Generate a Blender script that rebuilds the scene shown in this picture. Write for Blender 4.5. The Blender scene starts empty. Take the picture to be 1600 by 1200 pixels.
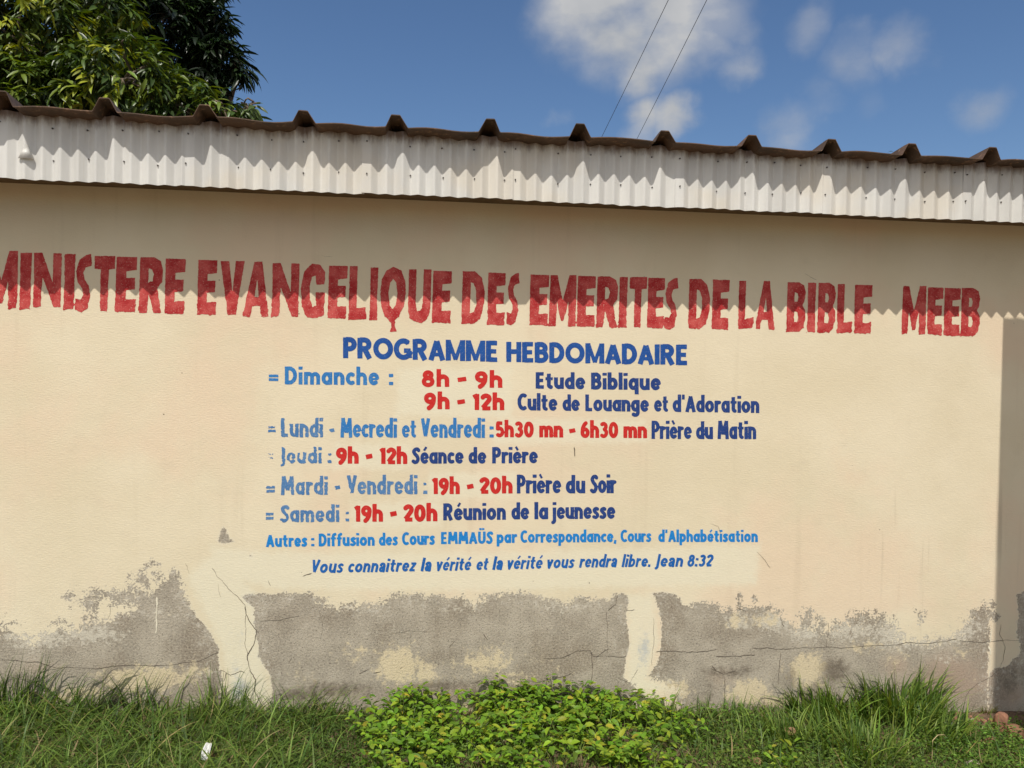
import bpy, math, random
import numpy as np
from mathutils import Vector, Matrix

SC = bpy.context.scene
COL = SC.collection
RNG = np.random.default_rng(7)
random.seed(7)

# ------------------------------------------------------------------ camera
CAM_D, CAM_H = 3.9, 1.72                     # metres in front of the wall face, eye height
CAM_YAW, CAM_PITCH, CAM_ROLL = math.radians(7.2), -0.02, 0.0155
FOCAL = 1200.0                               # focal length in photo pixels (1600 wide)
Fv = np.array([math.sin(CAM_YAW) * math.cos(CAM_PITCH), math.cos(CAM_YAW) * math.cos(CAM_PITCH), math.sin(CAM_PITCH)])
R0 = np.array([math.cos(CAM_YAW), -math.sin(CAM_YAW), 0.0])
U0 = np.cross(R0, Fv)
Rv = R0 * math.cos(CAM_ROLL) + U0 * math.sin(CAM_ROLL)
Uv = U0 * math.cos(CAM_ROLL) - R0 * math.sin(CAM_ROLL)
CP = np.array([0.0, -CAM_D, CAM_H])
cam_data = bpy.data.cameras.new("camera")
cam = bpy.data.objects.new("camera", cam_data)
COL.objects.link(cam)
cam.matrix_world = Matrix(((Rv[0], Uv[0], -Fv[0], CP[0]), (Rv[1], Uv[1], -Fv[1], CP[1]),
                           (Rv[2], Uv[2], -Fv[2], CP[2]), (0, 0, 0, 1)))
cam_data.sensor_width = 36.0
cam_data.lens = FOCAL / 1600.0 * 36.0
cam_data.clip_start = 0.05
cam_data.clip_end = 2000.0
SC.camera = cam

def ray(px, py):
    """direction of the sight line through a surveyed photo point"""
    return Fv + Rv * (px - 800.0) / FOCAL - Uv * (py - 600.0) / FOCAL

def survey(px, py, Y=0.0):
    """measured photo point -> point on the upright plane y = Y (the wall face is y = 0)"""
    v = ray(px, py)
    return CP + v * ((Y - CP[1]) / v[1])

# ------------------------------------------------------------------ light and sky
SUN = Vector((-0.27, -1.0, 1.68)).normalized()
SUN_EL = math.asin(SUN.z)
SUN_ROT = math.atan2(SUN.x, SUN.y)
sun_d = bpy.data.lights.new("sun", 'SUN')
sun_d.energy = 4.25
sun_d.angle = math.radians(0.53)
sun_d.color = (1.0, 0.95, 0.87)
sun_o = bpy.data.objects.new("sun", sun_d)
COL.objects.link(sun_o)
sun_o.rotation_euler = SUN.to_track_quat('Z', 'Y').to_euler()
sun_o.location = (-3, -12, 20)

def N(nt, kind, **kw):
    n = nt.nodes.new(kind)
    for k, v in kw.items():
        if k.startswith('i_'):
            key = k[2:]
            n.inputs[int(key) if key.isdigit() else key.replace('_', ' ')].default_value = v
        else:
            setattr(n, k, v)
    return n

def math_n(nt, op, a, b=None, c=None, clamp=False):
    n = nt.nodes.new('ShaderNodeMath')
    n.operation = op
    n.use_clamp = clamp
    for i, v in enumerate((a, b, c)):
        if v is None:
            continue
        if isinstance(v, (int, float)):
            n.inputs[i].default_value = v
        else:
            nt.links.new(v, n.inputs[i])
    return n.outputs[0]

def mapr(nt, v, a, b, c=0.0, d=1.0, smooth=True):
    n = nt.nodes.new('ShaderNodeMapRange')
    n.interpolation_type = 'SMOOTHSTEP' if smooth else 'LINEAR'
    nt.links.new(v, n.inputs[0])
    for i, x in enumerate((a, b, c, d)):
        n.inputs[i + 1].default_value = x
    return n.outputs[0]

def mixc(nt, f, a, b, blend='MIX'):
    n = nt.nodes.new('ShaderNodeMix')
    n.data_type = 'RGBA'
    n.blend_type = blend
    for sock, v in ((n.inputs[0], f), (n.inputs[6], a), (n.inputs[7], b)):
        if isinstance(v, (int, float)):
            sock.default_value = v
        elif isinstance(v, tuple):
            sock.default_value = (*v, 1.0) if len(v) == 3 else v
        else:
            nt.links.new(v, sock)
    return n.outputs[2]

def stretch(nt, vec, sx, sy, sz):
    n = nt.nodes.new('ShaderNodeMapping')
    nt.links.new(vec, n.inputs[0])
    n.inputs['Scale'].default_value = (sx, sy, sz)
    return n.outputs[0]

world = bpy.data.worlds.new("World")
SC.world = world
world.use_nodes = True
wt = world.node_tree
wt.nodes.clear()
w_out = wt.nodes.new('ShaderNodeOutputWorld')
w_bg = wt.nodes.new('ShaderNodeBackground')
SKY_STRENGTH = 0.09
w_bg.inputs['Strength'].default_value = SKY_STRENGTH
sky = wt.nodes.new('ShaderNodeTexSky')
sky.sky_type = 'NISHITA'
sky.sun_disc = False
sky.sun_elevation = SUN_EL
sky.sun_rotation = SUN_ROT
sky.air_density = 1.0
sky.dust_density = 0.6
sky.ozone_density = 3.0
tc = wt.nodes.new('ShaderNodeTexCoord')
# clouds: soft patches at fixed compass directions, broken up by noise
wn = N(wt, 'ShaderNodeTexNoise', i_Scale=6.5, i_Detail=6.0, i_Roughness=0.55)
wt.links.new(tc.outputs['Generated'], wn.inputs['Vector'])
warp = wt.nodes.new('ShaderNodeVectorMath'); warp.operation = 'MULTIPLY_ADD'
wt.links.new(wn.outputs['Color'], warp.inputs[0])
warp.inputs[1].default_value = (0.14, 0.14, 0.14)
cen = wt.nodes.new('ShaderNodeVectorMath'); cen.operation = 'SUBTRACT'
wt.links.new(tc.outputs['Generated'], cen.inputs[0]); cen.inputs[1].default_value = (0.07, 0.07, 0.07)
wt.links.new(cen.outputs[0], warp.inputs[2])
CLOUDS = [(905, 5, 80, .9), (960, 30, 100, 1.0), (1040, 35, 100, 1.0), (1090, 70, 62, .85), (985, 90, 66, .85), (1142, 105, 45, .5),
          (1105, 20, 70, .75), (1010, 188, 52, .85), (1055, 185, 50, .9), (1000, 215, 45, .75), (1075, 180, 30, .55),
          (1280, 36, 46, .36), (1350, 95, 48, .38), (1420, 78, 42, .44), (1235, 195, 46, .44), (1285, 140, 36, .26),
          (1365, 165, 28, .12), (1530, 162, 44, .38), (862, 203, 20, .25), (1252, 212, 36, .2)]
acc = None
for (cx, cy, cr, cs) in CLOUDS:
    d = ray(cx, cy); d = d / np.linalg.norm(d)
    dist = wt.nodes.new('ShaderNodeVectorMath'); dist.operation = 'DISTANCE'
    wt.links.new(warp.outputs[0], dist.inputs[0]); dist.inputs[1].default_value = tuple(d)
    m = mapr(wt, dist.outputs['Value'], cr / FOCAL * 1.15, cr / FOCAL * 0.15, 0.0, cs)
    acc = m if acc is None else math_n(wt, 'MAXIMUM', acc, m)
wn2 = N(wt, 'ShaderNodeTexNoise', i_Scale=9.0, i_Detail=5.0, i_Roughness=0.5)
wt.links.new(tc.outputs['Generated'], wn2.inputs['Vector'])
wn3 = N(wt, 'ShaderNodeTexNoise', i_Scale=13.0, i_Detail=5.0, i_Roughness=0.5)
wt.links.new(stretch(wt, tc.outputs['Generated'], 0.8, 0.8, 1.5), wn3.inputs['Vector'])
dens = math_n(wt, 'MULTIPLY', acc, mapr(wt, wn3.outputs[0], 0.36, 0.62, 0.55, 1.35, False))
dens = math_n(wt, 'MINIMUM', dens, 0.96)
# unseen bright cloud field added behind the camera as fill for the wall
wn4 = N(wt, 'ShaderNodeTexNoise', i_Scale=2.6, i_Detail=6.0, i_Roughness=0.55)
wt.links.new(tc.outputs['Generated'], wn4.inputs['Vector'])
sepd = wt.nodes.new('ShaderNodeSeparateXYZ'); wt.links.new(tc.outputs['Generated'], sepd.inputs[0])
fill_clouds = math_n(wt, 'MULTIPLY', mapr(wt, wn4.outputs[0], 0.42, 0.56), math_n(wt, 'MULTIPLY', mapr(wt, sepd.outputs['Y'], 0.15, -0.15), mapr(wt, sepd.outputs['Z'], 0.10, 0.35)))
cloud_col = mixc(wt, mapr(wt, wn2.outputs[0], 0.3, 0.7), (4.7, 4.9, 5.2), (6.4, 6.4, 6.4))
hz = N(wt, 'ShaderNodeHueSaturation', i_Saturation=1.12, i_Value=1.12, i_Hue=0.503)
wt.links.new(sky.outputs[0], hz.inputs['Color'])
skycol = mixc(wt, dens, hz.outputs[0], cloud_col)
skycol = mixc(wt, math_n(wt, 'MULTIPLY', fill_clouds, 0.9), skycol, (13.0, 12.2, 11.0))
wt.links.new(skycol, w_bg.inputs['Color'])
wt.links.new(w_bg.outputs[0], w_out.inputs['Surface'])

SC.view_settings.view_transform = 'Standard'
SC.view_settings.look = 'None'
SC.view_settings.exposure = 0.0
SC.view_settings.gamma = 1.0
SC.view_settings.use_curve_mapping = False
SC.cycles.max_bounces = 6
SC.cycles.transparent_max_bounces = 8

# ------------------------------------------------------------------ helpers
def mesh(name, verts, faces, mats, parent=None, smooth=False, mat_idx=None, attrs=None):
    """link one mesh object; attrs: name -> per-vertex floats, or (n, 3) colours"""
    me = bpy.data.meshes.new(name)
    me.from_pydata([tuple(map(float, v)) for v in verts], [], [tuple(map(int, f)) for f in faces])
    for m in (mats if isinstance(mats, (list, tuple)) else [mats]):
        me.materials.append(m)
    if mat_idx is not None:
        me.polygons.foreach_set('material_index', np.asarray(mat_idx, dtype=np.int32))
    if smooth:
        me.polygons.foreach_set('use_smooth', np.ones(len(me.polygons), dtype=bool))
    for k, a in (attrs or {}).items():
        a = np.asarray(a, dtype=np.float32)
        if a.ndim == 2:
            at = me.color_attributes.new(k, 'FLOAT_COLOR', 'POINT')
            at.data.foreach_set('color', np.hstack([a, np.ones((len(a), 1), np.float32)]).ravel())
        else:
            at = me.attributes.new(k, 'FLOAT', 'POINT')
            at.data.foreach_set('value', a)
    me.update()
    o = bpy.data.objects.new(name, me)
    COL.objects.link(o)
    if parent is not None:
        o.parent = parent
    return o

def empty(name, loc=(0, 0, 0)):
    o = bpy.data.objects.new(name, None)
    o.empty_display_size = 0.2
    o.location = loc
    COL.objects.link(o)
    return o

def tag(o, label=None, cat=None, group=None, kind=None):
    for k, v in (('label', label), ('category', cat), ('group', group), ('kind', kind)):
        if v:
            o[k] = v
    return o

class MB:
    """collects boxes, tubes and loose faces into one mesh"""
    def __init__(s):
        s.v, s.f = [], []
    def add(s, vs, fs):
        b = len(s.v)
        s.v += [tuple(v) for v in vs]
        s.f += [tuple(i + b for i in f) for f in fs]
        return s
    def box(s, x0, x1, y0, y1, z0, z1):
        return s.add([(x0, y0, z0), (x1, y0, z0), (x1, y1, z0), (x0, y1, z0), (x0, y0, z1), (x1, y0, z1), (x1, y1, z1), (x0, y1, z1)],
                     [(3, 2, 1, 0), (4, 5, 6, 7), (0, 1, 5, 4), (1, 2, 6, 5), (2, 3, 7, 6), (3, 0, 4, 7)])
    def tube(s, pts, rad, n=7, caps=True):
        pts = [Vector(p) for p in pts]
        rad = rad if isinstance(rad, (list, tuple)) else [rad] * len(pts)
        vs, fs = [], []
        up = Vector((0.31, 0.17, 0.93))
        for i, p in enumerate(pts):
            t = (pts[min(i + 1, len(pts) - 1)] - pts[max(i - 1, 0)]).normalized()
            a = t.cross(up)
            if a.length < 0.05:
                a = t.cross(Vector((1, 0, 0)))
            a.normalize()
            b = t.cross(a)
            for k in range(n):
                an = 2 * math.pi * k / n
                vs.append(p + (a * math.cos(an) + b * math.sin(an)) * rad[i])
        for i in range(len(pts) - 1):
            for k in range(n):
                k2 = (k + 1) % n
                fs.append((i * n + k, i * n + k2, (i + 1) * n + k2, (i + 1) * n + k))
        if caps:
            fs.append(tuple(range(n - 1, -1, -1)))
            fs.append(tuple((len(pts) - 1) * n + k for k in range(n)))
        return s.add(vs, fs)
    def build(s, name, mat, parent=None, smooth=False):
        return mesh(name, s.v, s.f, mat, parent, smooth)

def noise2(x, y, seed=0):
    """value noise in [-1, 1], vectorised"""
    xi = np.floor(x).astype(np.int64); yi = np.floor(y).astype(np.int64)
    fx = x - xi; fy = y - yi
    fx = fx * fx * (3 - 2 * fx); fy = fy * fy * (3 - 2 * fy)
    def h(a, b):
        n = (a * 374761393 + b * 668265263 + seed * 1442695041) & 0x7fffffff
        n = ((n ^ (n >> 13)) * 1274126177) & 0x7fffffff
        return ((n ^ (n >> 16)) & 0xffff) / 32767.5 - 1.0
    return (h(xi, yi) * (1 - fx) + h(xi + 1, yi) * fx) * (1 - fy) + (h(xi, yi + 1) * (1 - fx) + h(xi + 1, yi + 1) * fx) * fy

def fbm2(x, y, seed=0, octv=4):
    r = 0.0; a = 0.5
    for k in range(octv):
        r = r + a * noise2(x * 2 ** k, y * 2 ** k, seed + k * 17)
        a *= 0.5
    return r

def seg_dist(px, py, ax, ay, bx, by):
    dx, dy = bx - ax, by - ay
    l2 = dx * dx + dy * dy + 1e-12
    t = np.clip(((px - ax) * dx + (py - ay) * dy) / l2, 0, 1)
    return np.hypot(px - ax - t * dx, py - ay - t * dy)

def poly_sd(px, py, loops):
    """signed distance to filled loops (even-odd): negative inside"""
    d = np.full(px.shape, 1e9); ins = np.zeros(px.shape, bool)
    for lp in loops:
        n = len(lp)
        for i in range(n):
            (ax, ay), (bx, by) = lp[i], lp[(i + 1) % n]
            d = np.minimum(d, seg_dist(px, py, ax, ay, bx, by))
            if ay != by:
                c = ((ay > py) != (by > py)) & (px < (bx - ax) * (py - ay) / (by - ay) + ax)
                ins ^= c
    return np.where(ins, -d, d)

def new_mat(name):
    m = bpy.data.materials.new(name)
    m.use_nodes = True
    nt = m.node_tree
    b = nt.nodes['Principled BSDF']
    return m, nt, b

def objco(nt):
    return nt.nodes.new('ShaderNodeTexCoord').outputs['Object']

def noise_n(nt, vec, scale, detail=4.0, rough=0.55):
    n = N(nt, 'ShaderNodeTexNoise', i_Scale=scale, i_Detail=detail, i_Roughness=rough)
    nt.links.new(vec, n.inputs['Vector'])
    return n.outputs[0]

def attr(nt, name):
    n = nt.nodes.new('ShaderNodeAttribute')
    n.attribute_name = name
    return n

def plaster_height(nt, vec):
    """hand-floated render: fine grit, broader trowel waves and brushed paint ridges"""
    a = noise_n(nt, vec, 9.0, 3.0)
    b = noise_n(nt, stretch(nt, vec, 1.0, 1.0, 2.6), 55.0, 4.0, 0.6)
    c = noise_n(nt, vec, 240.0, 2.0)
    h = math_n(nt, 'MULTIPLY_ADD', a, 0.8, math_n(nt, 'MULTIPLY_ADD', b, 0.55, math_n(nt, 'MULTIPLY', c, 0.16)))
    return h

def add_bump(nt, b, h, strength, dist):
    bn = N(nt, 'ShaderNodeBump', i_Strength=strength, i_Distance=dist)
    nt.links.new(h, bn.inputs['Height'])
    nt.links.new(bn.outputs[0], b.inputs['Normal'])

# ------------------------------------------------------------------ materials
def wall_material():
    m, nt, b = new_mat("painted_render")
    v = objco(nt)
    big = noise_n(nt, v, 1.3, 4.0)
    mid = noise_n(nt, v, 7.0, 5.0)
    fine = noise_n(nt, v, 95.0, 4.0, 0.65)
    grit = noise_n(nt, v, 300.0, 2.0)
    edge = noise_n(nt, v, 26.0, 8.0, 0.72)
    # cream limewash
    cream = mixc(nt, mapr(nt, big, 0.35, 0.65), CREAM_A, CREAM_B)
    cream = mixc(nt, mapr(nt, noise_n(nt, v, 0.9, 5.0, 0.6), 0.46, 0.62, 0.0, 0.75), cream, CREAM_C)
    streaks = mapr(nt, noise_n(nt, stretch(nt, v, 11.0, 1.0, 0.55), 1.0, 5.0, 0.6), 0.56, 0.74, 0.0, 0.16)
    cream = mixc(nt, streaks, cream, (0.44, 0.36, 0.25))
    cream = mixc(nt, mapr(nt, mid, 0.56, 0.74, 0.0, 0.14), cream, (0.50, 0.42, 0.30))
    fr = mapr(nt, math_n(nt, 'MULTIPLY_ADD', math_n(nt, 'SUBTRACT', edge, 0.5), 0.10, attr(nt, 'fresh').outputs['Fac']), 0.02, -0.03)
    cream = mixc(nt, math_n(nt, 'MULTIPLY', fr, 0.75), cream, FRESH)
    blu = mapr(nt, math_n(nt, 'MULTIPLY_ADD', math_n(nt, 'SUBTRACT', edge, 0.5), 2.4, attr(nt, 'bluish').outputs['Fac']), 0.3, 1.0)
    cream = mixc(nt, math_n(nt, 'MULTIPLY', blu, 0.85), cream, (0.46, 0.47, 0.45))
    drip = noise_n(nt, stretch(nt, v, 14.0, 1.0, 0.9), 1.0, 3.0)
    cream = mixc(nt, math_n(nt, 'MULTIPLY', mapr(nt, drip, 0.58, 0.74), math_n(nt, 'MULTIPLY', attr(nt, 'drips').outputs['Fac'], 0.5)), cream, (0.33, 0.28, 0.20))
    # small dents and dirt spots
    vo = N(nt, 'ShaderNodeTexVoronoi', i_Scale=7.5)
    nt.links.new(v, vo.inputs['Vector'])
    spot = math_n(nt, 'MULTIPLY', mapr(nt, vo.outputs['Distance'], 0.033, 0.018), mapr(nt, N_sep(nt, vo.outputs['Color']), 0.55, 0.60))
    cream = mixc(nt, math_n(nt, 'MULTIPLY', spot, 0.7), cream, (0.12, 0.09, 0.06))
    # bare cement where the paint has come off
    cem = mixc(nt, mapr(nt, mid, 0.36, 0.64), CEM_A, CEM_B)
    cem = mixc(nt, mapr(nt, noise_n(nt, v, 2.6, 6.0, 0.6), 0.46, 0.64, 0.0, 0.75), cem, (0.235, 0.190, 0.142))
    cem = mixc(nt, mapr(nt, fine, 0.42, 0.66, 0.0, 0.55), cem, (0.48, 0.42, 0.325))
    pits = mapr(nt, noise_n(nt, v, 120.0, 3.0, 0.7), 0.57, 0.66)
    cem = mixc(nt, math_n(nt, 'MULTIPLY', pits, 0.6), cem, (0.13, 0.105, 0.085))
    cem = mixc(nt, mapr(nt, math_n(nt, 'MULTIPLY_ADD', math_n(nt, 'SUBTRACT', mid, 0.5), 1.2, attr(nt, 'clay').outputs['Fac']), 0.2, 0.9, 0.0, 0.65), cem, (0.37, 0.265, 0.195))
    cem = mixc(nt, mapr(nt, math_n(nt, 'MULTIPLY_ADD', math_n(nt, 'SUBTRACT', noise_n(nt, v, 38.0, 7.0, 0.75), 0.5), 3.4, attr(nt, 'limed').outputs['Fac']), 0.42, 0.80, 0.0, 0.75), cem, (0.60, 0.55, 0.45))
    pale = mapr(nt, math_n(nt, 'MULTIPLY_ADD', math_n(nt, 'SUBTRACT', edge, 0.5), 2.6, attr(nt, 'pale').outputs['Fac']), 0.38, 0.72)
    cem = mixc(nt, math_n(nt, 'MULTIPLY', pale, 0.78), cem, (0.66, 0.55, 0.36))
    damp = mapr(nt, math_n(nt, 'MULTIPLY_ADD', math_n(nt, 'SUBTRACT', edge, 0.5), 1.6, attr(nt, 'damp').outputs['Fac']), 0.25, 0.9)
    cem = mixc(nt, math_n(nt, 'MULTIPLY', damp, 0.8), cem, (0.125, 0.098, 0.072))
    # flake edge: soft (speckled) or crisp depending on the place
    soft = attr(nt, 'soft').outputs['Fac']
    amp = math_n(nt, 'MULTIPLY_ADD', soft, 0.42, 0.04)
    e2 = math_n(nt, 'ADD', math_n(nt, 'SUBTRACT', edge, 0.5), math_n(nt, 'MULTIPLY', math_n(nt, 'SUBTRACT', fine, 0.5), 0.6))
    pd = math_n(nt, 'MULTIPLY_ADD', e2, amp, attr(nt, 'peel').outputs['Fac'])
    peel = mapr(nt, pd, 0.002, -0.002)
    col = mixc(nt, peel, cream, cem)
    lime = math_n(nt, 'MULTIPLY', mapr(nt, math_n(nt, 'MULTIPLY_ADD', math_n(nt, 'SUBTRACT', mid, 0.5), 0.25, pd), -0.10, 0.0), math_n(nt, 'MULTIPLY', peel, mapr(nt, noise_n(nt, v, 42.0, 7.0, 0.75), 0.50, 0.60, 0.0, 0.6)))
    col = mixc(nt, lime, col, (0.58, 0.535, 0.45))
    rim = mapr(nt, math_n(nt, 'ABSOLUTE', math_n(nt, 'SUBTRACT', pd, 0.004)), 0.006, 0.001)
    col = mixc(nt, math_n(nt, 'MULTIPLY', rim, 0.22), col, (0.70, 0.66, 0.56))
    nt.links.new(col, b.inputs['Base Color'])
    b.inputs['Roughness'].default_value = 0.92
    b.inputs['Specular IOR Level'].default_value = 0.2
    h = plaster_height(nt, v)
    h = math_n(nt, 'SUBTRACT', h, math_n(nt, 'MULTIPLY', peel, 0.9))
    rough_h = math_n(nt, 'MULTIPLY', peel, math_n(nt, 'MULTIPLY_ADD', fine, 1.6, math_n(nt, 'MULTIPLY', pits, -0.9)))
    h = math_n(nt, 'ADD', h, rough_h)
    h = math_n(nt, 'SUBTRACT', h, math_n(nt, 'MULTIPLY', spot, 0.8))
    add_bump(nt, b, h, 0.55, 0.004)
    return m

def N_sep(nt, colsock):
    n = nt.nodes.new('ShaderNodeSeparateColor')
    nt.links.new(colsock, n.inputs[0])
    return n.outputs[0]

CREAM_A = (0.655, 0.570, 0.405)
CREAM_B = (0.705, 0.620, 0.455)
CREAM_C = (0.705, 0.560, 0.405)
FRESH = (0.710, 0.655, 0.500)
CEM_A = (0.315, 0.275, 0.218)
CEM_B = (0.415, 0.365, 0.290)

def letter_paint(name, col, col2, worn=(0.72, 0.56, 0.42), wear=0.25):
    m, nt, b = new_mat(name)
    v = objco(nt)
    c = mixc(nt, mapr(nt, noise_n(nt, v, 14.0, 6.0, 0.65), 0.35, 0.68), col, col2)
    sp = mapr(nt, noise_n(nt, v, 130.0, 5.0, 0.7), 0.56, 0.66)
    c = mixc(nt, math_n(nt, 'MULTIPLY', sp, wear), c, worn)
    nt.links.new(c, b.inputs['Base Color'])
    b.inputs['Roughness'].default_value = 0.7
    b.inputs['Specular IOR Level'].default_value = 0.3
    add_bump(nt, b, plaster_height(nt, v), 0.55, 0.004)
    return m

def plain(name, col, rough=0.8, var=0.25, scale=30.0, bump=0.0):
    m, nt, b = new_mat(name)
    v = objco(nt)
    n = noise_n(nt, v, scale, 5.0, 0.6)
    lo = tuple(c * (1 - var) for c in col); hi = tuple(min(1, c * (1 + var)) for c in col)
    nt.links.new(mixc(nt, mapr(nt, n, 0.3, 0.7), lo, hi), b.inputs['Base Color'])
    b.inputs['Roughness'].default_value = rough
    if bump:
        add_bump(nt, b, n, 0.6, bump)
    return m

def foliage(name, rough=0.5, trans=0.35, spec=0.4):
    m, nt, b = new_mat(name)
    a = attr(nt, 'col')
    nt.links.new(a.outputs['Color'], b.inputs['Base Color'])
    b.inputs['Roughness'].default_value = rough
    b.inputs['Specular IOR Level'].default_value = spec
    tr = nt.nodes.new('ShaderNodeBsdfTranslucent')
    hs = N(nt, 'ShaderNodeHueSaturation', i_Hue=0.485, i_Saturation=1.15, i_Value=1.3)
    nt.links.new(a.outputs['Color'], hs.inputs['Color'])
    nt.links.new(hs.outputs[0], tr.inputs['Color'])
    mx = nt.nodes.new('ShaderNodeMixShader')
    mx.inputs[0].default_value = trans
    nt.links.new(b.outputs[0], mx.inputs[1]); nt.links.new(tr.outputs[0], mx.inputs[2])
    nt.links.new(mx.outputs[0], nt.nodes['Material Output'].inputs['Surface'])
    return m

def fascia_material():
    m, nt, b = new_mat("white_painted_sheet")
    v = objco(nt)
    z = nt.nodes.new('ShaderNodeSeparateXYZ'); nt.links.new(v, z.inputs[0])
    c = mixc(nt, mapr(nt, noise_n(nt, stretch(nt, v, 9, 1, 1.2), 1.6, 4.0), 0.35, 0.65), (0.565, 0.555, 0.525), (0.655, 0.645, 0.61))
    c = mixc(nt, mapr(nt, noise_n(nt, v, 2.2, 3.0), 0.52, 0.68, 0.0, 0.45), c, (0.64, 0.57, 0.45))
    rust_lip_shade = math_n(nt, 'MULTIPLY_ADD', noise_n(nt, stretch(nt, v, 3, 1, 1), 11.0, 5.0, 0.65), 0.10, z.outputs['Z'])
    c = mixc(nt, mapr(nt, rust_lip_shade, 2.795, 2.855, 0.0, 0.85), c, (0.12, 0.065, 0.04))  # top-edge rust, darkened further to paint in the shadow under the roof lip
    streak = mapr(nt, noise_n(nt, stretch(nt, v, 60, 1, 2.0), 1.0, 3.0), 0.62, 0.8, 0.0, 0.3)
    c = mixc(nt, streak, c, (0.42, 0.38, 0.31))
    nt.links.new(c, b.inputs['Base Color'])
    b.inputs['Roughness'].default_value = 0.42
    b.inputs['Specular IOR Level'].default_value = 0.45
    add_bump(nt, b, noise_n(nt, v, 40.0, 3.0), 0.12, 0.003)
    return m

def roof_material():
    m, nt, b = new_mat("rusty_roof_sheet")
    v = objco(nt)
    c = mixc(nt, mapr(nt, noise_n(nt, v, 5.0, 6.0, 0.65), 0.35, 0.65), (0.060, 0.038, 0.024), (0.125, 0.070, 0.042))
    c = mixc(nt, mapr(nt, noise_n(nt, v, 38.0, 4.0), 0.55, 0.75, 0.0, 0.6), c, (0.34, 0.20, 0.12))
    nt.links.new(c, b.inputs['Base Color'])
    b.inputs['Roughness'].default_value = 0.75
    add_bump(nt, b, noise_n(nt, v, 60.0, 3.0), 0.2, 0.003)
    return m

def soil_material():
    m, nt, b = new_mat("reddish_soil")
    v = objco(nt)
    c = mixc(nt, mapr(nt, noise_n(nt, v, 6.0, 6.0, 0.65), 0.35, 0.65), (0.085, 0.052, 0.032), (0.19, 0.115, 0.07))
    c = mixc(nt, mapr(nt, noise_n(nt, v, 55.0, 5.0), 0.55, 0.72, 0.0, 0.7), c, (0.28, 0.19, 0.12))
    sp = nt.nodes.new('ShaderNodeSeparateXYZ'); nt.links.new(v, sp.inputs[0])
    bounce_yard = mapr(nt, math_n(nt, 'MULTIPLY_ADD', noise_n(nt, v, 3.0, 4.0), 0.5, sp.outputs['Y']), -1.0, -1.35)  # paler ground out of view, added to bounce light onto the wall
    c = mixc(nt, bounce_yard, c, mixc(nt, mapr(nt, noise_n(nt, v, 2.0, 6.0), 0.35, 0.65), (0.19, 0.135, 0.085), (0.27, 0.20, 0.125)))
    nt.links.new(c, b.inputs['Base Color'])
    b.inputs['Roughness'].default_value = 0.95
    add_bump(nt, b, noise_n(nt, v, 45.0, 6.0, 0.65), 0.9, 0.02)
    return m

M_WALL = wall_material()
M_CRACK = plain("crack_shadow", (0.115, 0.090, 0.066), 0.95, 0.3)
M_CHIP = plain("lime_chip", (0.70, 0.64, 0.50), 0.9, 0.1, 60, 0.002)
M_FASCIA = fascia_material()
M_ROOF = roof_material()
M_SOIL = soil_material()
M_SOFFIT = plain("soffit_board", (0.13, 0.085, 0.045), 0.85, 0.2, 6)
M_SCREW = plain("dark_screw", (0.05, 0.04, 0.035), 0.6)
M_RED = letter_paint("red_heading_paint", (0.36, 0.014, 0.016), (0.55, 0.092, 0.080), (0.66, 0.37, 0.30), 0.60)
M_RED2 = letter_paint("red_hours_paint", (0.50, 0.014, 0.012), (0.54, 0.022, 0.018), wear=0.14)
M_NAVY = letter_paint("navy_paint", (0.009, 0.038, 0.175), (0.014, 0.050, 0.21), wear=0.14)
M_ROYAL = letter_paint("royal_blue_paint", (0.006, 0.062, 0.27), (0.010, 0.078, 0.31), wear=0.14)
M_MIDBLUE = letter_paint("mid_blue_paint", (0.018, 0.155, 0.43), (0.035, 0.195, 0.47), wear=0.28)
M_FADED = letter_paint("faded_blue_paint", (0.055, 0.165, 0.37), (0.095, 0.215, 0.41), wear=0.35)
M_SKYBLUE = letter_paint("bright_blue_paint", (0.004, 0.185, 0.53), (0.008, 0.215, 0.57), wear=0.16)
M_VERSE = letter_paint("deep_blue_paint", (0.004, 0.095, 0.36), (0.009, 0.118, 0.40), wear=0.14)

# ------------------------------------------------------------------ ground
def ground_z(x, y):
    x = np.asarray(x, float); y = np.asarray(y, float)
    z = -0.042 * (np.clip(x, -4.0, 6.0) + 0.76)
    z = z + 0.018 * fbm2(x * 2.1 + 5, y * 2.1, 3) + 0.02 * np.exp(-np.abs(y) / 0.25) * (0.5 + fbm2(x * 1.7, y * 0 + 2.0, 9))
    return z

gx = np.unique(np.concatenate([[-250, -120, -60, -30, -15, -8], np.arange(-5, 6.01, 0.06), [8, 15, 30, 60, 120, 250]]))
gy = np.unique(np.concatenate([[-250, -120, -60, -30, -15, -8, -5], np.arange(-3, 0.301, 0.06), [1, 3, 8, 15, 30, 60, 120, 250]]))
GX, GY = np.meshgrid(gx, gy)
GZ = ground_z(GX, GY)
nx, ny = len(gx), len(gy)
idx = np.arange(nx * ny).reshape(ny, nx)
gf = np.stack([idx[:-1, :-1], idx[:-1, 1:], idx[1:, 1:], idx[1:, :-1]], -1).reshape(-1, 4)
ground = mesh("ground", np.stack([GX, GY, GZ], -1).reshape(-1, 3), gf, M_SOIL, smooth=True)
tag(ground, "reddish brown soil at the foot of the painted wall", "ground", kind="structure")

# ------------------------------------------------------------------ the building
bld = empty("meeting_hall", (0, 0, 0))
tag(bld, "low cream hall with painted French programme, white corrugated fascia and rusty roof", "building")

# --- front wall: fine grid where the photo shows it, wear fields measured on the wall face
def S2(pts):
    out = []
    for p in pts:
        q = survey(*p)
        out.append((q[0], q[2]))
    return out

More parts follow.
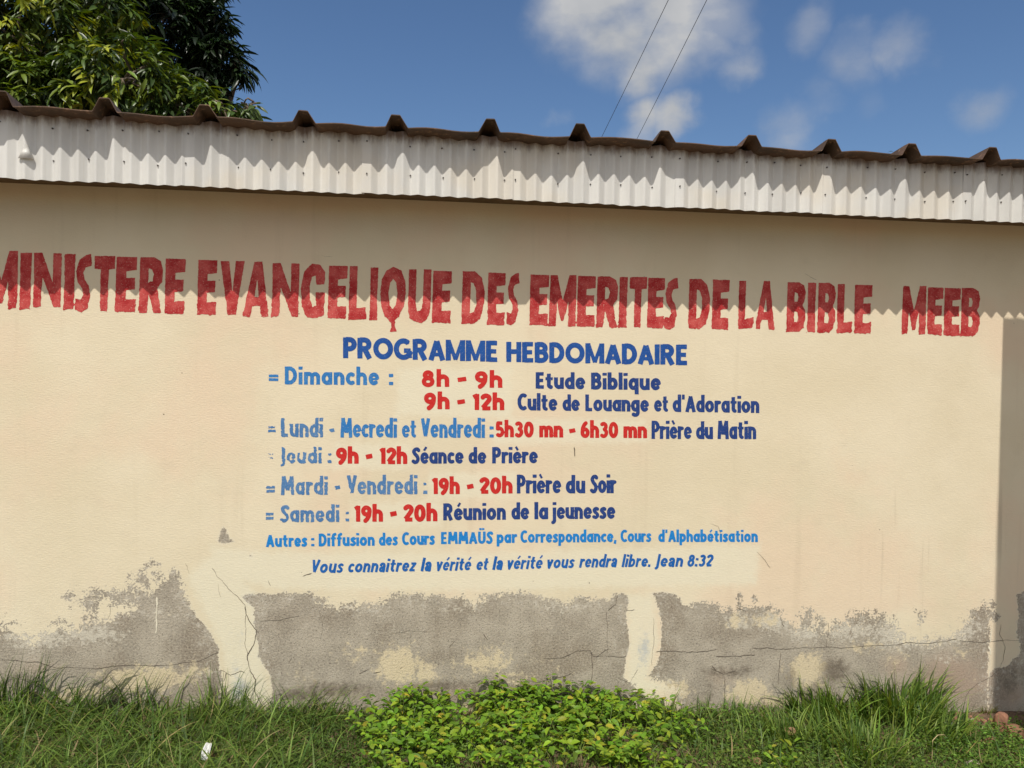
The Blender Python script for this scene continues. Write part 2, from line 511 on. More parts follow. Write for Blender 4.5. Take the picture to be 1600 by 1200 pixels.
STEP = 0.009
wx = np.concatenate([[-9.0, -6.0, -4.0, -3.0], np.arange(-2.3, 3.9, STEP), [4.5, 5.5]])
wz = np.concatenate([[-0.6], np.arange(-0.32, 1.02, STEP), np.arange(1.04, 2.1, 0.02), [2.2, 2.4, 2.6, 2.75]])
WX, WZ = np.meshgrid(wx, wz)
PEEL = [
    # left stretch, up to the sharp edge beside the first plastered strip
    [(-200, 962), (-40, 968), (0, 975), (28, 992), (52, 1004), (72, 990), (90, 976), (122, 984), (134, 972), (172, 970), (192, 958), (214, 952), (205, 944),
     (178, 946), (166, 930), (172, 924), (200, 920), (232, 924), (252, 912), (262, 902), (272, 888), (280, 898), (288, 930), (306, 962), (330, 990), (341, 1014),
     (343, 1045), (350, 1080), (368, 1140), (368, 1300), (-200, 1300)],
    [(128, 936), (148, 922), (160, 921), (156, 940), (144, 961), (134, 955)],
    [(98, 934), (110, 926), (110, 938)], [(206, 902), (220, 892), (236, 912), (230, 920)], [(229, 882), (236, 878), (246, 884), (240, 888)], [(240, 896), (252, 900), (248, 910)],
    # middle stretch
    [(378, 931), (402, 929), (440, 927), (490, 926), (497, 938), (512, 945), (530, 950), (545, 948), (566, 944), (590, 946), (606, 934), (620, 927), (660, 930),
     (700, 933), (724, 934), (738, 948), (756, 932), (798, 927), (822, 926), (838, 930), (866, 938), (884, 946), (902, 932), (925, 935), (950, 938), (962, 929), (978, 927), (982, 944),
     (978, 962), (984, 1004), (978, 1030), (974, 1058), (990, 1072), (1000, 1300), (440, 1300), (420, 1110), (426, 1080), (422, 1056), (404, 1026), (404, 1008), (398, 980), (396, 952), (386, 940)],
    # right stretch
    [(1020, 926), (1040, 926), (1058, 930), (1066, 946), (1078, 946), (1096, 940), (1120, 944), (1134, 954), (1150, 948), (1176, 950), (1205, 948), (1220, 962), (1236, 976), (1250, 984),
     (1252, 956), (1266, 954), (1270, 980), (1282, 966), (1288, 988), (1304, 976), (1322, 966), (1342, 958), (1376, 962), (1396, 976), (1412, 1000), (1440, 1004), (1470, 1000), (1500, 992), (1512, 970), (1524, 950),
     (1540, 942), (1547, 960), (1545, 1010), (1543, 1050), (1545, 1300), (1080, 1300), (1060, 1080), (1036, 1066), (1012, 1056), (1026, 1040), (1033, 1012), (1034, 980), (1030, 952)],
    # shaded end of the wall
    [(1551, 936), (1556, 956), (1562, 962), (1556, 972), (1549, 968)], [(1588, 930), (1600, 924), (1640, 930), (1700, 960), (1700, 1300), (1549, 1300), (1550, 1048), (1566, 1042), (1577, 1040), (1582, 1030),
     (1594, 1022), (1595, 1006), (1588, 988), (1592, 960)],
    [(1544, 1300), (1545, 1052), (1551, 1050), (1551, 1300)],
    # loose flakes higher up
    [(340, 846), (346, 828), (350, 824), (356, 838), (365, 846), (352, 850)], [(388, 870), (392, 862), (393, 871)], [(1175, 932), (1180, 934), (1178, 938)],
    [(1436, 960), (1441, 958), (1441, 964), (1437, 964)], [(1152, 950), (1154, 926), (1156, 950)],
]
peel = np.full(WX.shape, 9.0)
for lp in PEEL:
    peel = np.minimum(peel, poly_sd(WX, WZ, [S2(lp)]))
peel = np.minimum(peel, 0.5)
def blobs(lst):
    f = np.zeros(WX.shape)
    for (px, py, rx, ry, a) in lst:
        q = survey(px, py)
        f = np.maximum(f, a * np.exp(-(((WX - q[0]) * 305 / rx) ** 2 + ((WZ - q[2]) * 305 / ry) ** 2)))
    return f
soft = blobs([(60, 975, 130, 40, 1), (180, 925, 90, 40, .8), (230, 900, 40, 30, .6), (560, 936, 110, 26, .55), (760, 936, 110, 24, .5), (900, 936, 60, 24, .35), (1180, 955, 110, 30, .7),
              (1350, 985, 150, 60, 1.25), (1460, 985, 90, 50, 1.1), (1050, 1074, 50, 24, .8), (350, 1085, 20, 30, .3), (1500, 960, 60, 40, .8)])
pale = blobs([(622, 1040, 42, 34, 1.0), (560, 1022, 40, 26, .5), (665, 1052, 30, 22, .8), (760, 1035, 60, 30, .7), (800, 1060, 50, 18, .5), (230, 1060, 80, 24, .9), (120, 1085, 60, 20, .7), (300, 1050, 40, 20, .6),
              (1262, 1046, 42, 34, .95), (1170, 1082, 44, 26, 1.0), (1215, 1096, 40, 12, .9), (1052, 1080, 34, 22, 1.0), (1400, 1030, 34, 26, .5), (1150, 970, 26, 18, .7), (1200, 968, 34, 16, .7), (1350, 1010, 50, 16, .6),
              (720, 1108, 40, 10, 1.0), (1500, 1020, 40, 24, .4), (470, 1060, 40, 30, .35), (1530, 1070, 30, 40, .3), (1580, 1090, 14, 20, .4), (250, 960, 20, 10, .4), (60, 1070, 40, 14, .4), (860, 1040, 60, 40, .3)])
damp = blobs([(520, 1078, 80, 18, .75), (470, 1085, 50, 14, .8), (640, 1082, 40, 14, .5), (735, 1088, 60, 14, .7), (335, 1085, 16, 34, .6), (30, 1060, 60, 14, .5), (1110, 1082, 18, 22, .6), (1306, 1046, 34, 26, .85), (1140, 1050, 60, 14, .7), (1235, 1060, 14, 30, .6), (700, 1072, 90, 14, .7), (860, 1085, 90, 16, .7), (1240, 1110, 80, 8, .8),
              (1200, 1110, 50, 8, .8), (1578, 1065, 40, 50, .55), (900, 1090, 90, 18, .5), (1380, 1085, 60, 26, .4), (1060, 1040, 36, 18, .3), (150, 1108, 200, 12, .6), (1500, 1105, 60, 8, .5)])
bluish = blobs([(372, 1080, 16, 30, .95), (368, 1050, 10, 18, .6), (392, 935, 12, 10, .9), (1006, 1016, 12, 34, .9), (1000, 1040, 9, 18, .5), (1040, 934, 14, 14, .5), (370, 996, 20, 20, .4), (352, 838, 8, 8, .5)])
drips = blobs([(1420, 840, 160, 130, 1.0), (1580, 800, 60, 140, .8), (1330, 900, 120, 60, .5), (60, 930, 100, 40, .3)])
limed = blobs([(1330, 985, 70, 24, .8), (1420, 990, 90, 30, 1.0), (1490, 985, 60, 30, .9), (1152, 972, 26, 16, .9), (1205, 972, 40, 18, .9), (1260, 990, 40, 16, .8), (1480, 1030, 30, 16, .5), (60, 996, 60, 20, .9), (140, 992, 60, 18, .8),
               (250, 958, 20, 14, .6), (320, 1050, 30, 16, .6), (330, 985, 16, 30, .5), (560, 950, 60, 12, .5), (720, 948, 60, 12, .5), (880, 950, 70, 12, .5), (1040, 1068, 30, 12, .6), (410, 955, 14, 14, .4), (620, 985, 60, 14, .3)])
clay = blobs([(1480, 1060, 90, 46, 1.0), (1400, 1040, 60, 24, .6), (1575, 1090, 40, 30, .7), (640, 1080, 140, 20, .5), (60, 1045, 120, 22, .4), (1120, 1060, 60, 24, .4)])
fresh = np.full(WX.shape, 9.0)
for lp in [[(622, 574), (800, 574), (800, 655), (618, 650)], [(800, 652), (1010, 655), (1012, 692), (770, 696), (765, 660)], [(520, 692), (640, 692), (642, 734), (520, 734)],
           [(668, 738), (806, 736), (806, 778), (668, 780)], [(548, 784), (690, 782), (690, 824), (548, 826)], [(330, 852), (420, 862), (760, 862), (1190, 850), (1182, 914), (760, 924), (440, 922), (340, 905)],
           [(290, 900), (345, 855), (400, 925), (404, 1000), (425, 1100), (370, 1110), (345, 1010)], [(980, 928), (1018, 928), (1032, 1000), (1010, 1060), (1060, 1080), (980, 1080)]]:
    fresh = np.minimum(fresh, poly_sd(WX, WZ, [S2(lp)]))
fresh = np.minimum(fresh, 0.5)
nwx, nwz = len(wx), len(wz)
ii = np.arange(nwx * nwz).reshape(nwz, nwx)
wf = np.stack([ii[:-1, :-1], ii[:-1, 1:], ii[1:, 1:], ii[1:, :-1]], -1).reshape(-1, 4)
wv = np.stack([WX, np.zeros_like(WX), WZ], -1).reshape(-1, 3)
wall = mesh("wall", wv, wf, [M_WALL], bld, attrs={'peel': peel.ravel(), 'soft': soft.ravel(), 'pale': pale.ravel(), 'damp': damp.ravel(),
                                                   'bluish': bluish.ravel(), 'drips': drips.ravel(), 'limed': limed.ravel(), 'clay': clay.ravel(), 'fresh': fresh.ravel()})
wall["label"] = "sunlit cream front wall with paint peeling off grey cement near the ground"

# --- cracks in the plaster (hairline ribbons just proud of the face)
def crack_mesh(lines, name, mat, parent, proud=0.0012):
    vs, fs = [], []
    for (pts, wd) in lines:
        P = [np.array(survey(*p))[[0, 2]] for p in pts]
        Q = []
        for a, b_ in zip(P[:-1], P[1:]):
            n = max(2, int(np.linalg.norm(b_ - a) / 0.008))
            for k in range(n):
                Q.append(a + (b_ - a) * k / n)
        Q.append(P[-1])
        Q = np.array(Q)
        t = np.gradient(Q, axis=0); t /= np.linalg.norm(t, axis=1)[:, None] + 1e-9
        nrm = np.stack([-t[:, 1], t[:, 0]], 1)
        s = np.arange(len(Q))
        seed = int(abs(P[0][0]) * 1000) + len(vs)
        Q = Q + nrm * (0.011 * fbm2(s * 0.09, s * 0 + 0.5, seed, 3) + 0.004 * fbm2(s * 0.5, s * 0 + 1.5, seed + 5, 2))[:, None]
        hw = wd * 0.42 * (0.35 + 0.9 * np.abs(noise2(s * 0.13, s * 0 + .3, seed + 9)) + 0.25 * np.abs(noise2(s * 0.7, s * 0 + .7, seed + 3)))
        hw[0] = hw[-1] = 0.0001
        b0 = len(vs)
        for q, n_, h in zip(Q, nrm, hw):
            vs.append((q[0] - n_[0] * h, -proud, q[1] - n_[1] * h)); vs.append((q[0] + n_[0] * h, -proud, q[1] + n_[1] * h))
        for k in range(len(Q) - 1):
            fs.append((b0 + 2 * k, b0 + 2 * k + 2, b0 + 2 * k + 3, b0 + 2 * k + 1))
    return mesh(name, vs, fs, mat, parent)

CRACKS = [
    ([(-40, 1029), (60, 1034), (90, 1043), (150, 1044), (210, 1040), (270, 1039), (310, 1034), (342, 1018)], .0030),
    ([(1024, 1019), (1060, 1019), (1105, 1018), (1120, 1015)], .0050), ([(1118, 1026), (1150, 1025), (1180, 1023)], .0045),
    ([(1175, 1012), (1220, 1014), (1290, 1010), (1330, 1011), (1390, 1008), (1420, 1005), (1452, 1006), (1496, 998)], .0036), ([(1500, 1001), (1530, 1003), (1568, 1001)], .0028),
    ([(382, 948), (390, 970), (401, 985), (398, 1005), (388, 1025), (391, 1048), (398, 1062), (397, 1080), (408, 1098), (415, 1112)], .0052),
    ([(383, 945), (384, 985), (382, 1010), (388, 1025)], .0024), ([(330, 888), (355, 918), (372, 932), (384, 946)], .0026),
    ([(344, 1046), (360, 1055), (375, 1048), (384, 1052)], .0028), ([(355, 1050), (350, 1064)], .0040),
    ([(948, 956), (949, 1000), (950, 1020)], .0028), ([(950, 955), (962, 944), (966, 930)], .0032), ([(978, 954), (992, 953)], .0035),
    ([(848, 1030), (880, 1026), (900, 1018), (922, 1017), (926, 1026), (955, 1026), (978, 1027)], .0036), ([(924, 1018), (925, 1040), (923, 1070)], .0050), ([(930, 1030), (945, 1016), (952, 1012)], .0026),
    ([(865, 1062), (884, 1054), (893, 1050)], .0045), ([(700, 1012), (712, 1000)], .0026), ([(755, 990), (762, 1000)], .0060), ([(735, 1068), (752, 1063)], .0040),
    ([(560, 1052), (576, 1044)], .0035), ([(584, 1054), (596, 1049)], .0035), ([(625, 1047), (630, 1043)], .0035), ([(450, 1036), (456, 1028)], .0040),
    ([(405, 970), (440, 968), (470, 962)], .0022), ([(1112, 1040), (1119, 1048)], .0070), ([(1152, 952), (1153, 938), (1154, 926)], .0032), ([(1150, 950), (1166, 953)], .0028), ([(1292, 1012), (1293, 985), (1293, 972)], .0026),
    ([(1220, 1018), (1218, 1045), (1216, 1070)], .0030), ([(1219, 962), (1226, 980)], .0028), ([(1500, 1112), (1514, 1080), (1528, 1067), (1546, 1059), (1560, 1048), (1568, 1032), (1570, 1010), (1562, 990), (1564, 975)], .0034),
    ([(965, 1060), (985, 1068), (996, 1045)], .0018), ([(1020, 965), (1022, 1000), (1018, 1040)], .0018), ([(1060, 1066), (1058, 1074)], .002), ([(1132, 1060), (1130, 1110)], .0030),
    ([(1195, 1078), (1194, 1108)], .0022), ([(1540, 1003), (1566, 1001), (1600, 1000), (1640, 1002)], .0022), ([(1110, 1044), (1130, 1052), (1150, 1048)], .0022), ([(668, 1084), (690, 1084), (716, 1102)], .0034),
    ([(716, 1102), (760, 1098), (790, 1100)], .0030), ([(340, 912), (346, 934)], .0016), ([(498, 952), (505, 975), (502, 1000)], .0016), ([(896, 698), (898, 714)], .0052), ([(420, 906), (423, 916)], .0032),
    ([(1182, 862), (1192, 872), (1204, 888)], .0020), ([(1110, 818), (1122, 822), (1128, 836)], .0020), ([(473, 901), (481, 898), (488, 896)], .0075), ([(290, 880), (296, 896)], .0014), ([(168, 966), (172, 960), (172, 948)], .0018),
    ([(820, 1062), (840, 1066), (862, 1060)], .0020), ([(610, 990), (640, 985), (668, 988)], .0016), ([(1256, 428), (1264, 432), (1276, 438)], .0016), ([(502, 402), (520, 403)], .0012)]
for ck in CRACKS:
    crack_mesh([ck], "plaster_crack", M_CRACK, wall)
# paler dribble of paint and the lime chips on the shade line
crack_mesh([([(246, 932), (245, 960), (243, 990)], .0125)], "paint_dribble", M_CHIP, wall, 0.0016)
crack_mesh([([(1549, 976), (1548, 1004)], .007), ([(1543, 1010), (1546, 1016), (1547, 1024)], .022), ([(1547, 1024), (1546, 1060)], .007)], "lime_chip", M_CHIP, wall, 0.0015)

# ------------------------------------------------------------------ painted lettering (brushed letter shapes on the wall face)
def arc(cx, cy, rx, ry, a0, a1, n=None):
    n = n or max(6, int(abs(a1 - a0) / 14))
    return [(cx + rx * math.cos(math.radians(a0 + (a1 - a0) * k / n)), cy + ry * math.sin(math.radians(a0 + (a1 - a0) * k / n))) for k in range(n + 1)]

def spl(*P):
    P = [np.array(p, float) for p in P]
    P = [2 * P[0] - P[1]] + P + [2 * P[-1] - P[-2]]
    out = []
    for i in range(1, len(P) - 2):
        for k in range(5):
            t = k / 5.0
            a, b_, c, d = P[i - 1:i + 3]
            out.append(tuple(0.5 * (2 * b_ + (c - a) * t + (2 * a - 5 * b_ + 4 * c - d) * t * t + (3 * b_ - a - 3 * c + d) * t ** 3)))
    out.append(tuple(P[-2]))
    return out

h_ = .105
BOWL = arc(.31, .35, .205, .245, 0, 360)
def acc_e(x): return ([(x - .05, .80), (x + .13, 1.02)], .13)
def acc_g(x): return ([(x - .13, 1.02), (x + .05, .80)], .13)
E_LOW = [(arc(.31, .35, .205, .245, 0, 322), 1), ([(.12, .345), (.55, .345)], .115)]
# glyph: list of (points, width factor or absolute width <.5), advance width
G = {
    'a': ([(BOWL, 1), ([(.515, .70), (.515, 0)], 1)], .62), 'b': ([([(h_, 1.03), (h_, 0)], 1), (BOWL, 1)], .62),
    'c': ([(arc(.31, .35, .205, .245, 48, 312), 1)], .52), 'd': ([(BOWL, 1), ([(.515, 1.03), (.515, 0)], 1)], .62),
    'e': (E_LOW, .60), 'é': (E_LOW + [acc_e(.32)], .60), 'è': (E_LOW + [acc_g(.32)], .60),
    'f': ([([(.21, 0), (.21, .78)] + arc(.38, .78, .17, .15, 180, 70), 1), ([(-.02, .61), (.47, .61)], .15)], .46),
    'g': ([(BOWL, 1), ([(.515, .70), (.515, -.06)] + arc(.31, -.06, .205, .15, 0, -150), 1)], .62),
    'h': ([([(h_, 1.03), (h_, 0)], 1), (arc(.31, .39, .205, .205, 180, 0) + [(.515, 0)], 1)], .62),
    'i': ([([(h_, .68), (h_, 0)], 1), ([(h_, .83), (h_, 1.0)], 1.1)], .21),
    'j': ([([(.24, .68), (.24, -.08)] + arc(.09, -.08, .15, .12, 0, -95), 1), ([(.24, .83), (.24, 1.0)], 1.1)], .345),
    'l': ([([(h_, 1.03), (h_, 0)], 1)], .21),
    'm': ([([(h_, .70), (h_, 0)], 1), (arc(.29, .41, .185, .185, 180, 0) + [(.475, 0)], 1), (arc(.66, .41, .185, .185, 180, 0) + [(.845, 0)], 1)], .95),
    'n': ([([(h_, .70), (h_, 0)], 1), (arc(.31, .39, .205, .205, 180, 0) + [(.515, 0)], 1)], .62),
    'o': ([(arc(.33, .35, .225, .245, 0, 360), 1)], .66), 'p': ([([(h_, .70), (h_, -.27)], 1), (BOWL, 1)], .62),
    'q': ([(BOWL, 1), ([(.515, .70), (.515, -.27)], 1)], .62), 'r': ([([(h_, .70), (h_, 0)], 1), (arc(.31, .37, .205, .225, 180, 62), 1)], .44),
    's': ([(spl((.42, .56), (.27, .61), (.12, .52), (.2, .40), (.36, .29), (.38, .17), (.24, .09), (.05, .13)), .95)], .48),
    't': ([([(.21, .92), (.21, .24)] + arc(.36, .24, .15, .14, 180, 280), 1), ([(-.02, .61), (.48, .61)], .15)], .48),
    'u': ([([(h_, .70), (h_, .31)] + arc(.31, .31, .205, .205, 180, 360), 1), ([(.515, .70), (.515, 0)], 1)], .62),
    'v': ([([(.08, .70), (.29, .06), (.50, .70)], 1)], .58), 'z': ([([(.05, .605), (.43, .605), (.07, .1), (.48, .1)], .9)], .52),
    'A': ([([(.09, 0), (.38, .93)], 1), ([(.38, .93), (.67, 0)], 1), ([(.2, .28), (.56, .28)], .15)], .76),
    'B': ([([(h_, 1), (h_, 0)], 1), ([(h_, .895), (.30, .895)] + arc(.30, .71, .2, .185, 90, -90) + [(h_, .525)], 1), ([(h_, .525), (.32, .525)] + arc(.32, .315, .22, .21, 90, -90) + [(h_, .105)], 1)], .65),
    'C': ([(arc(.42, .5, .315, .395, 52, 308), 1)], .68),
    'D': ([([(h_, 1), (h_, 0)], 1), ([(h_, .895), (.27, .895)] + arc(.27, .5, .34, .395, 90, -90) + [(h_, .105)], 1)], .72),
    'E': ([([(h_, 1), (h_, 0)], 1), ([(h_, .9), (.52, .9)], .9), ([(h_, .5), (.48, .5)], .85), ([(h_, .1), (.53, .1)], .9)], .55),
    'G': ([(arc(.45, .5, .345, .395, 48, 345), 1), ([(.47, .43), (.80, .43)], .9), ([(.74, .43), (.74, .08)], .95)], .84),
    'H': ([([(h_, 1), (h_, 0)], 1), ([(.60, 1), (.60, 0)], 1), ([(h_, .52), (.60, .52)], .95)], .71), 'I': ([([(h_, 1), (h_, 0)], 1)], .21),
    'J': ([([(.28, 1), (.28, .02)] + arc(.10, .02, .18, .14, 0, -80), 1)], .39), 'K': ([([(h_, 1), (h_, 0)], 1)], .21),
    'L': ([([(h_, 1), (h_, 0)], 1), ([(h_, .1), (.5, .1)], .95)], .52),
    'M': ([([(.1, 0), (.17, 1)], 1), ([(.17, 1), (.45, .25)], 1), ([(.45, .25), (.73, 1)], 1), ([(.73, 1), (.80, 0)], 1)], .9),
    'O': ([(arc(.46, .5, .355, .395, 0, 360), 1)], .92),
    'P': ([([(h_, 1), (h_, 0)], 1), ([(h_, .895), (.30, .895)] + arc(.30, .675, .22, .22, 90, -90) + [(h_, .455)], 1)], .62),
    'R': ([([(h_, 1), (h_, 0)], 1), ([(h_, .895), (.32, .895)] + arc(.32, .685, .22, .21, 90, -90) + [(h_, .475)], 1), ([(.33, .47), (.58, 0)], 1)], .70),
    'S': ([(spl((.53, .80), (.42, .89), (.24, .87), (.13, .74), (.22, .59), (.40, .44), (.46, .27), (.36, .12), (.2, .09), (.05, .17)), 1)], .57),
    'U': ([([(h_, 1), (h_, .36)] + arc(.345, .36, .24, .255, 180, 360) + [(.585, 1)], 1)], .69),
    'V': ([([(.08, 1), (.33, .08)], 1), ([(.33, .08), (.58, 1)], 1)], .66),
    '0': ([(arc(.33, .46, .225, .36, 0, 360), 1)], .66), '1': ([([(.25, .93), (.25, 0)], 1), ([(.27, .86), (.04, .74)], .9)], .36),
    '2': ([(arc(.28, .65, .2, .18, 165, -25) + [(.1, .13)], 1), ([(.07, .1), (.54, .1)], .9)], .56),
    '3': ([(arc(.27, .66, .18, .165, 145, -85), .95), (arc(.27, .295, .21, .2, 85, -145), .95)], .58),
    '5': ([([(.5, .83), (.17, .83), (.14, .50)] + arc(.29, .31, .215, .21, 118, -140), .95)], .58),
    '6': ([(arc(.31, .30, .205, .2, 0, 360), 1), (spl((.107, .32), (.14, .55), (.25, .75), (.40, .88)), 1)], .62),
    '8': ([(arc(.31, .675, .165, .15, 0, 360), .95), (arc(.31, .295, .21, .2, 0, 360), .95)], .62),
    '9': ([(arc(.31, .62, .205, .2, 0, 360), 1), (spl((.513, .60), (.48, .37), (.37, .17), (.22, .03)), 1)], .62),
    '-': ([([(.03, .31), (.45, .37)], .78)], .48), '=': ([([(.02, .20), (.56, .20)], .9), ([(.02, .49), (.56, .49)], .9)], .58),
    ':': ([([(h_, .02), (h_, .2)], 1.05), ([(h_, .48), (h_, .66)], 1.05)], .21), '.': ([([(h_, 0), (h_, .2)], 1)], .21),
    ',': ([([(.14, .18), (.07, -.14)], .95)], .21), "'": ([([(.1, 1.03), (.09, .74)], .8)], .2), ' ': ([], .3),
}
G['Ü'] = (G['U'][0] + [([(.21, 1.12), (.21, 1.28)], .85), ([(.48, 1.12), (.48, 1.28)], .85)], .69)
# plain grotesque variants
GA = dict(G)
GA['M'] = ([([(h_, 1), (h_, 0)], 1), ([(.13, .96), (.45, .05)], .72), ([(.45, .05), (.77, .96)], .72), ([(.795, 1), (.795, 0)], 1)], .90)
GA['a'] = ([(spl((.09, .51), (.18, .61), (.34, .61), (.43, .50), (.44, .30), (.45, 0)), 1), (spl((.43, .38), (.25, .35), (.11, .26), (.13, .12), (.27, .085), (.42, .2)), .85)], .55)
GA['j'] = G['j']

def text_strokes(s, glyphs, xl, xr, bl, br, cap, wfrac, shear=0.0, space=.10):
    """strokes of one word in survey units: [(points, half width)]"""
    pen = 0.0; items = []
    for ch in s:
        st, adv = glyphs[ch]
        for pts, f in st:
            items.append(([(pen + p[0], p[1]) for p in pts], f))
        pen += adv + space
    pen -= space
    squeeze = (xr - xl) / max(pen * cap, 1e-6)
    w = cap * wfrac * (min(1.0, squeeze) ** .62 if len(s) > 1 else 1.0)
    sh = shear * cap
    half = [(w * f if f >= .5 else w * f / .21) * .5 for pts, f in items]
    def place(k, off):
        out = []
        for (pts, f), hw in zip(items, half):
            out.append(([(off + k * x + sh * y, -y * cap) for (x, y) in pts], hw))
        return out
    def extent(strokes):
        lo, hi = 1e9, -1e9
        for P, hw in strokes:
            for (ax, ay), (bx, by) in zip(P[:-1], P[1:]):
                e = hw * abs(by - ay) / (math.hypot(bx - ax, by - ay) + 1e-9)
                lo = min(lo, ax - e, bx - e); hi = max(hi, ax + e, bx + e)
        return lo, hi
    k, off = (xr - xl) / max(pen, 1e-6), xl
    for _ in range(6):
        lo, hi = extent(place(k, off))
        k *= 1 + .9 * ((xr - xl) / max(hi - lo, 1e-6) - 1)
        k = max(k, 1e-3)
        lo, hi = extent(place(k, off))
        off += (xl + xr) / 2 - (lo + hi) / 2
    out = []
    for P, hw in place(k, off):
        out.append(([(x, y + bl + (br - bl) * (x - xl) / (xr - xl)) for (x, y) in P], hw))
    return out

def stroke_sd(px, py, pts, hw):
    d = np.full(px.shape, 1e9)
    n = len(pts)
    closed = math.hypot(pts[0][0] - pts[-1][0], pts[0][1] - pts[-1][1]) < 1e-3
    for i in range(n - 1):
        (ax, ay), (bx, by) = pts[i], pts[i + 1]
        s = seg_dist(px, py, ax, ay, bx, by) - hw
        L = math.hypot(bx - ax, by - ay) + 1e-9
        tx, ty = (bx - ax) / L, (by - ay) / L
        if i == 0 and not closed:
            s = np.maximum(s, -((px - ax) * tx + (py - ay) * ty))
        if i == n - 2 and not closed:
            s = np.maximum(s, (px - bx) * tx + (py - by) * ty)
        d = np.minimum(d, s)
    return d

def paint_mesh(name, shapes, mat, parent, rag=0.5, seed=1, grow=0.0, erode=None, proud=0.0008, step=0.75):
    """shapes: list of callables/strokes in survey units -> flat painted mesh on the wall"""
    bxs = []
    for s in shapes:
        pts = s[0] if not isinstance(s[0][0][0], (list, tuple)) else [p for lp in s[0] for p in lp]
        pad = (s[1] or 0) + 5
        bxs.append((min(p[0] for p in pts) - pad, max(p[0] for p in pts) + pad, min(p[1] for p in pts) - pad, max(p[1] for p in pts) + pad))
    x0 = min(b[0] for b in bxs); x1 = max(b[1] for b in bxs); y0 = min(b[2] for b in bxs); y1 = max(b[3] for b in bxs)
    xs = np.arange(x0, x1 + step, step); ys = np.arange(y0, y1 + step, step)
    PX, PY = np.meshgrid(xs, ys)
    D = np.full(PX.shape, 20.0)
    for s, b in zip(shapes, bxs):
        i0 = max(0, int((b[0] - x0) / step)); i1 = int((b[1] - x0) / step) + 2
        j0 = max(0, int((b[2] - y0) / step)); j1 = int((b[3] - y0) / step) + 2
        sx, sy = PX[j0:j1, i0:i1], PY[j0:j1, i0:i1]
        d = poly_sd(sx, sy, s[0]) if s[1] is None else stroke_sd(sx, sy, s[0], s[1])
        D[j0:j1, i0:i1] = np.minimum(D[j0:j1, i0:i1], d)
    D = D - grow + rag * (0.6 * fbm2(PX / 9, PY / 9, seed, 3) + 1.1 * fbm2(PX / 2.6, PY / 2.6, seed + 40, 2))
    if erode is not None:
        D = D + erode(PX, PY)
    D = np.where(np.abs(D) < 1e-4, 1e-4, D)
    inn = D < 0
    H, W = D.shape
    verts, faces, vid = [], [], {}
    def gv(j, i):
        k = (0, j, i)
        if k not in vid:
            vid[k] = len(verts); verts.append((xs[i], ys[j]))
        return vid[k]
    def ev(j, i, j2, i2):
        if (j2, i2) < (j, i):
            j, i, j2, i2 = j2, i2, j, i
        k = (1, j, i, j2, i2)
        if k not in vid:
            t = D[j, i] / (D[j, i] - D[j2, i2])
            vid[k] = len(verts); verts.append((xs[i] + (xs[i2] - xs[i]) * t, ys[j] + (ys[j2] - ys[j]) * t))
        return vid[k]
    cnt = inn[:-1, :-1].astype(int) + inn[:-1, 1:] + inn[1:, 1:] + inn[1:, :-1]
    for j in range(H - 1):
        row = cnt[j]
        nz = np.nonzero(row)[0]
        k = 0
        while k < len(nz):
            i = nz[k]
            if row[i] == 4:
                e = k
                while e + 1 < len(nz) and nz[e + 1] == nz[e] + 1 and row[nz[e + 1]] == 4:
                    e += 1
                i2 = nz[e] + 1
                faces.append((gv(j, i), gv(j, i2), gv(j + 1, i2), gv(j + 1, i)))
                k = e + 1
                continue
            c = [(j, i), (j, i + 1), (j + 1, i + 1), (j + 1, i)]
            pl = []
            for q in range(4):
                a, b_ = c[q], c[(q + 1) % 4]
                if inn[a]:
                    pl.append(gv(*a))
                if inn[a] != inn[b_]:
                    pl.append(ev(*a, *b_))
            if len(pl) >= 3:
                faces.append(tuple(pl))
            k += 1
    V = np.array(verts)
    v = Fv[None, :] + Rv[None, :] * ((V[:, 0:1] - 800) / FOCAL) - Uv[None, :] * ((V[:, 1:2] - 600) / FOCAL)
    P = CP[None, :] + v * ((0 - CP[1]) / v[:, 1:2])
    P[:, 1] = -proud
    return mesh(name, P, faces, mat, parent)

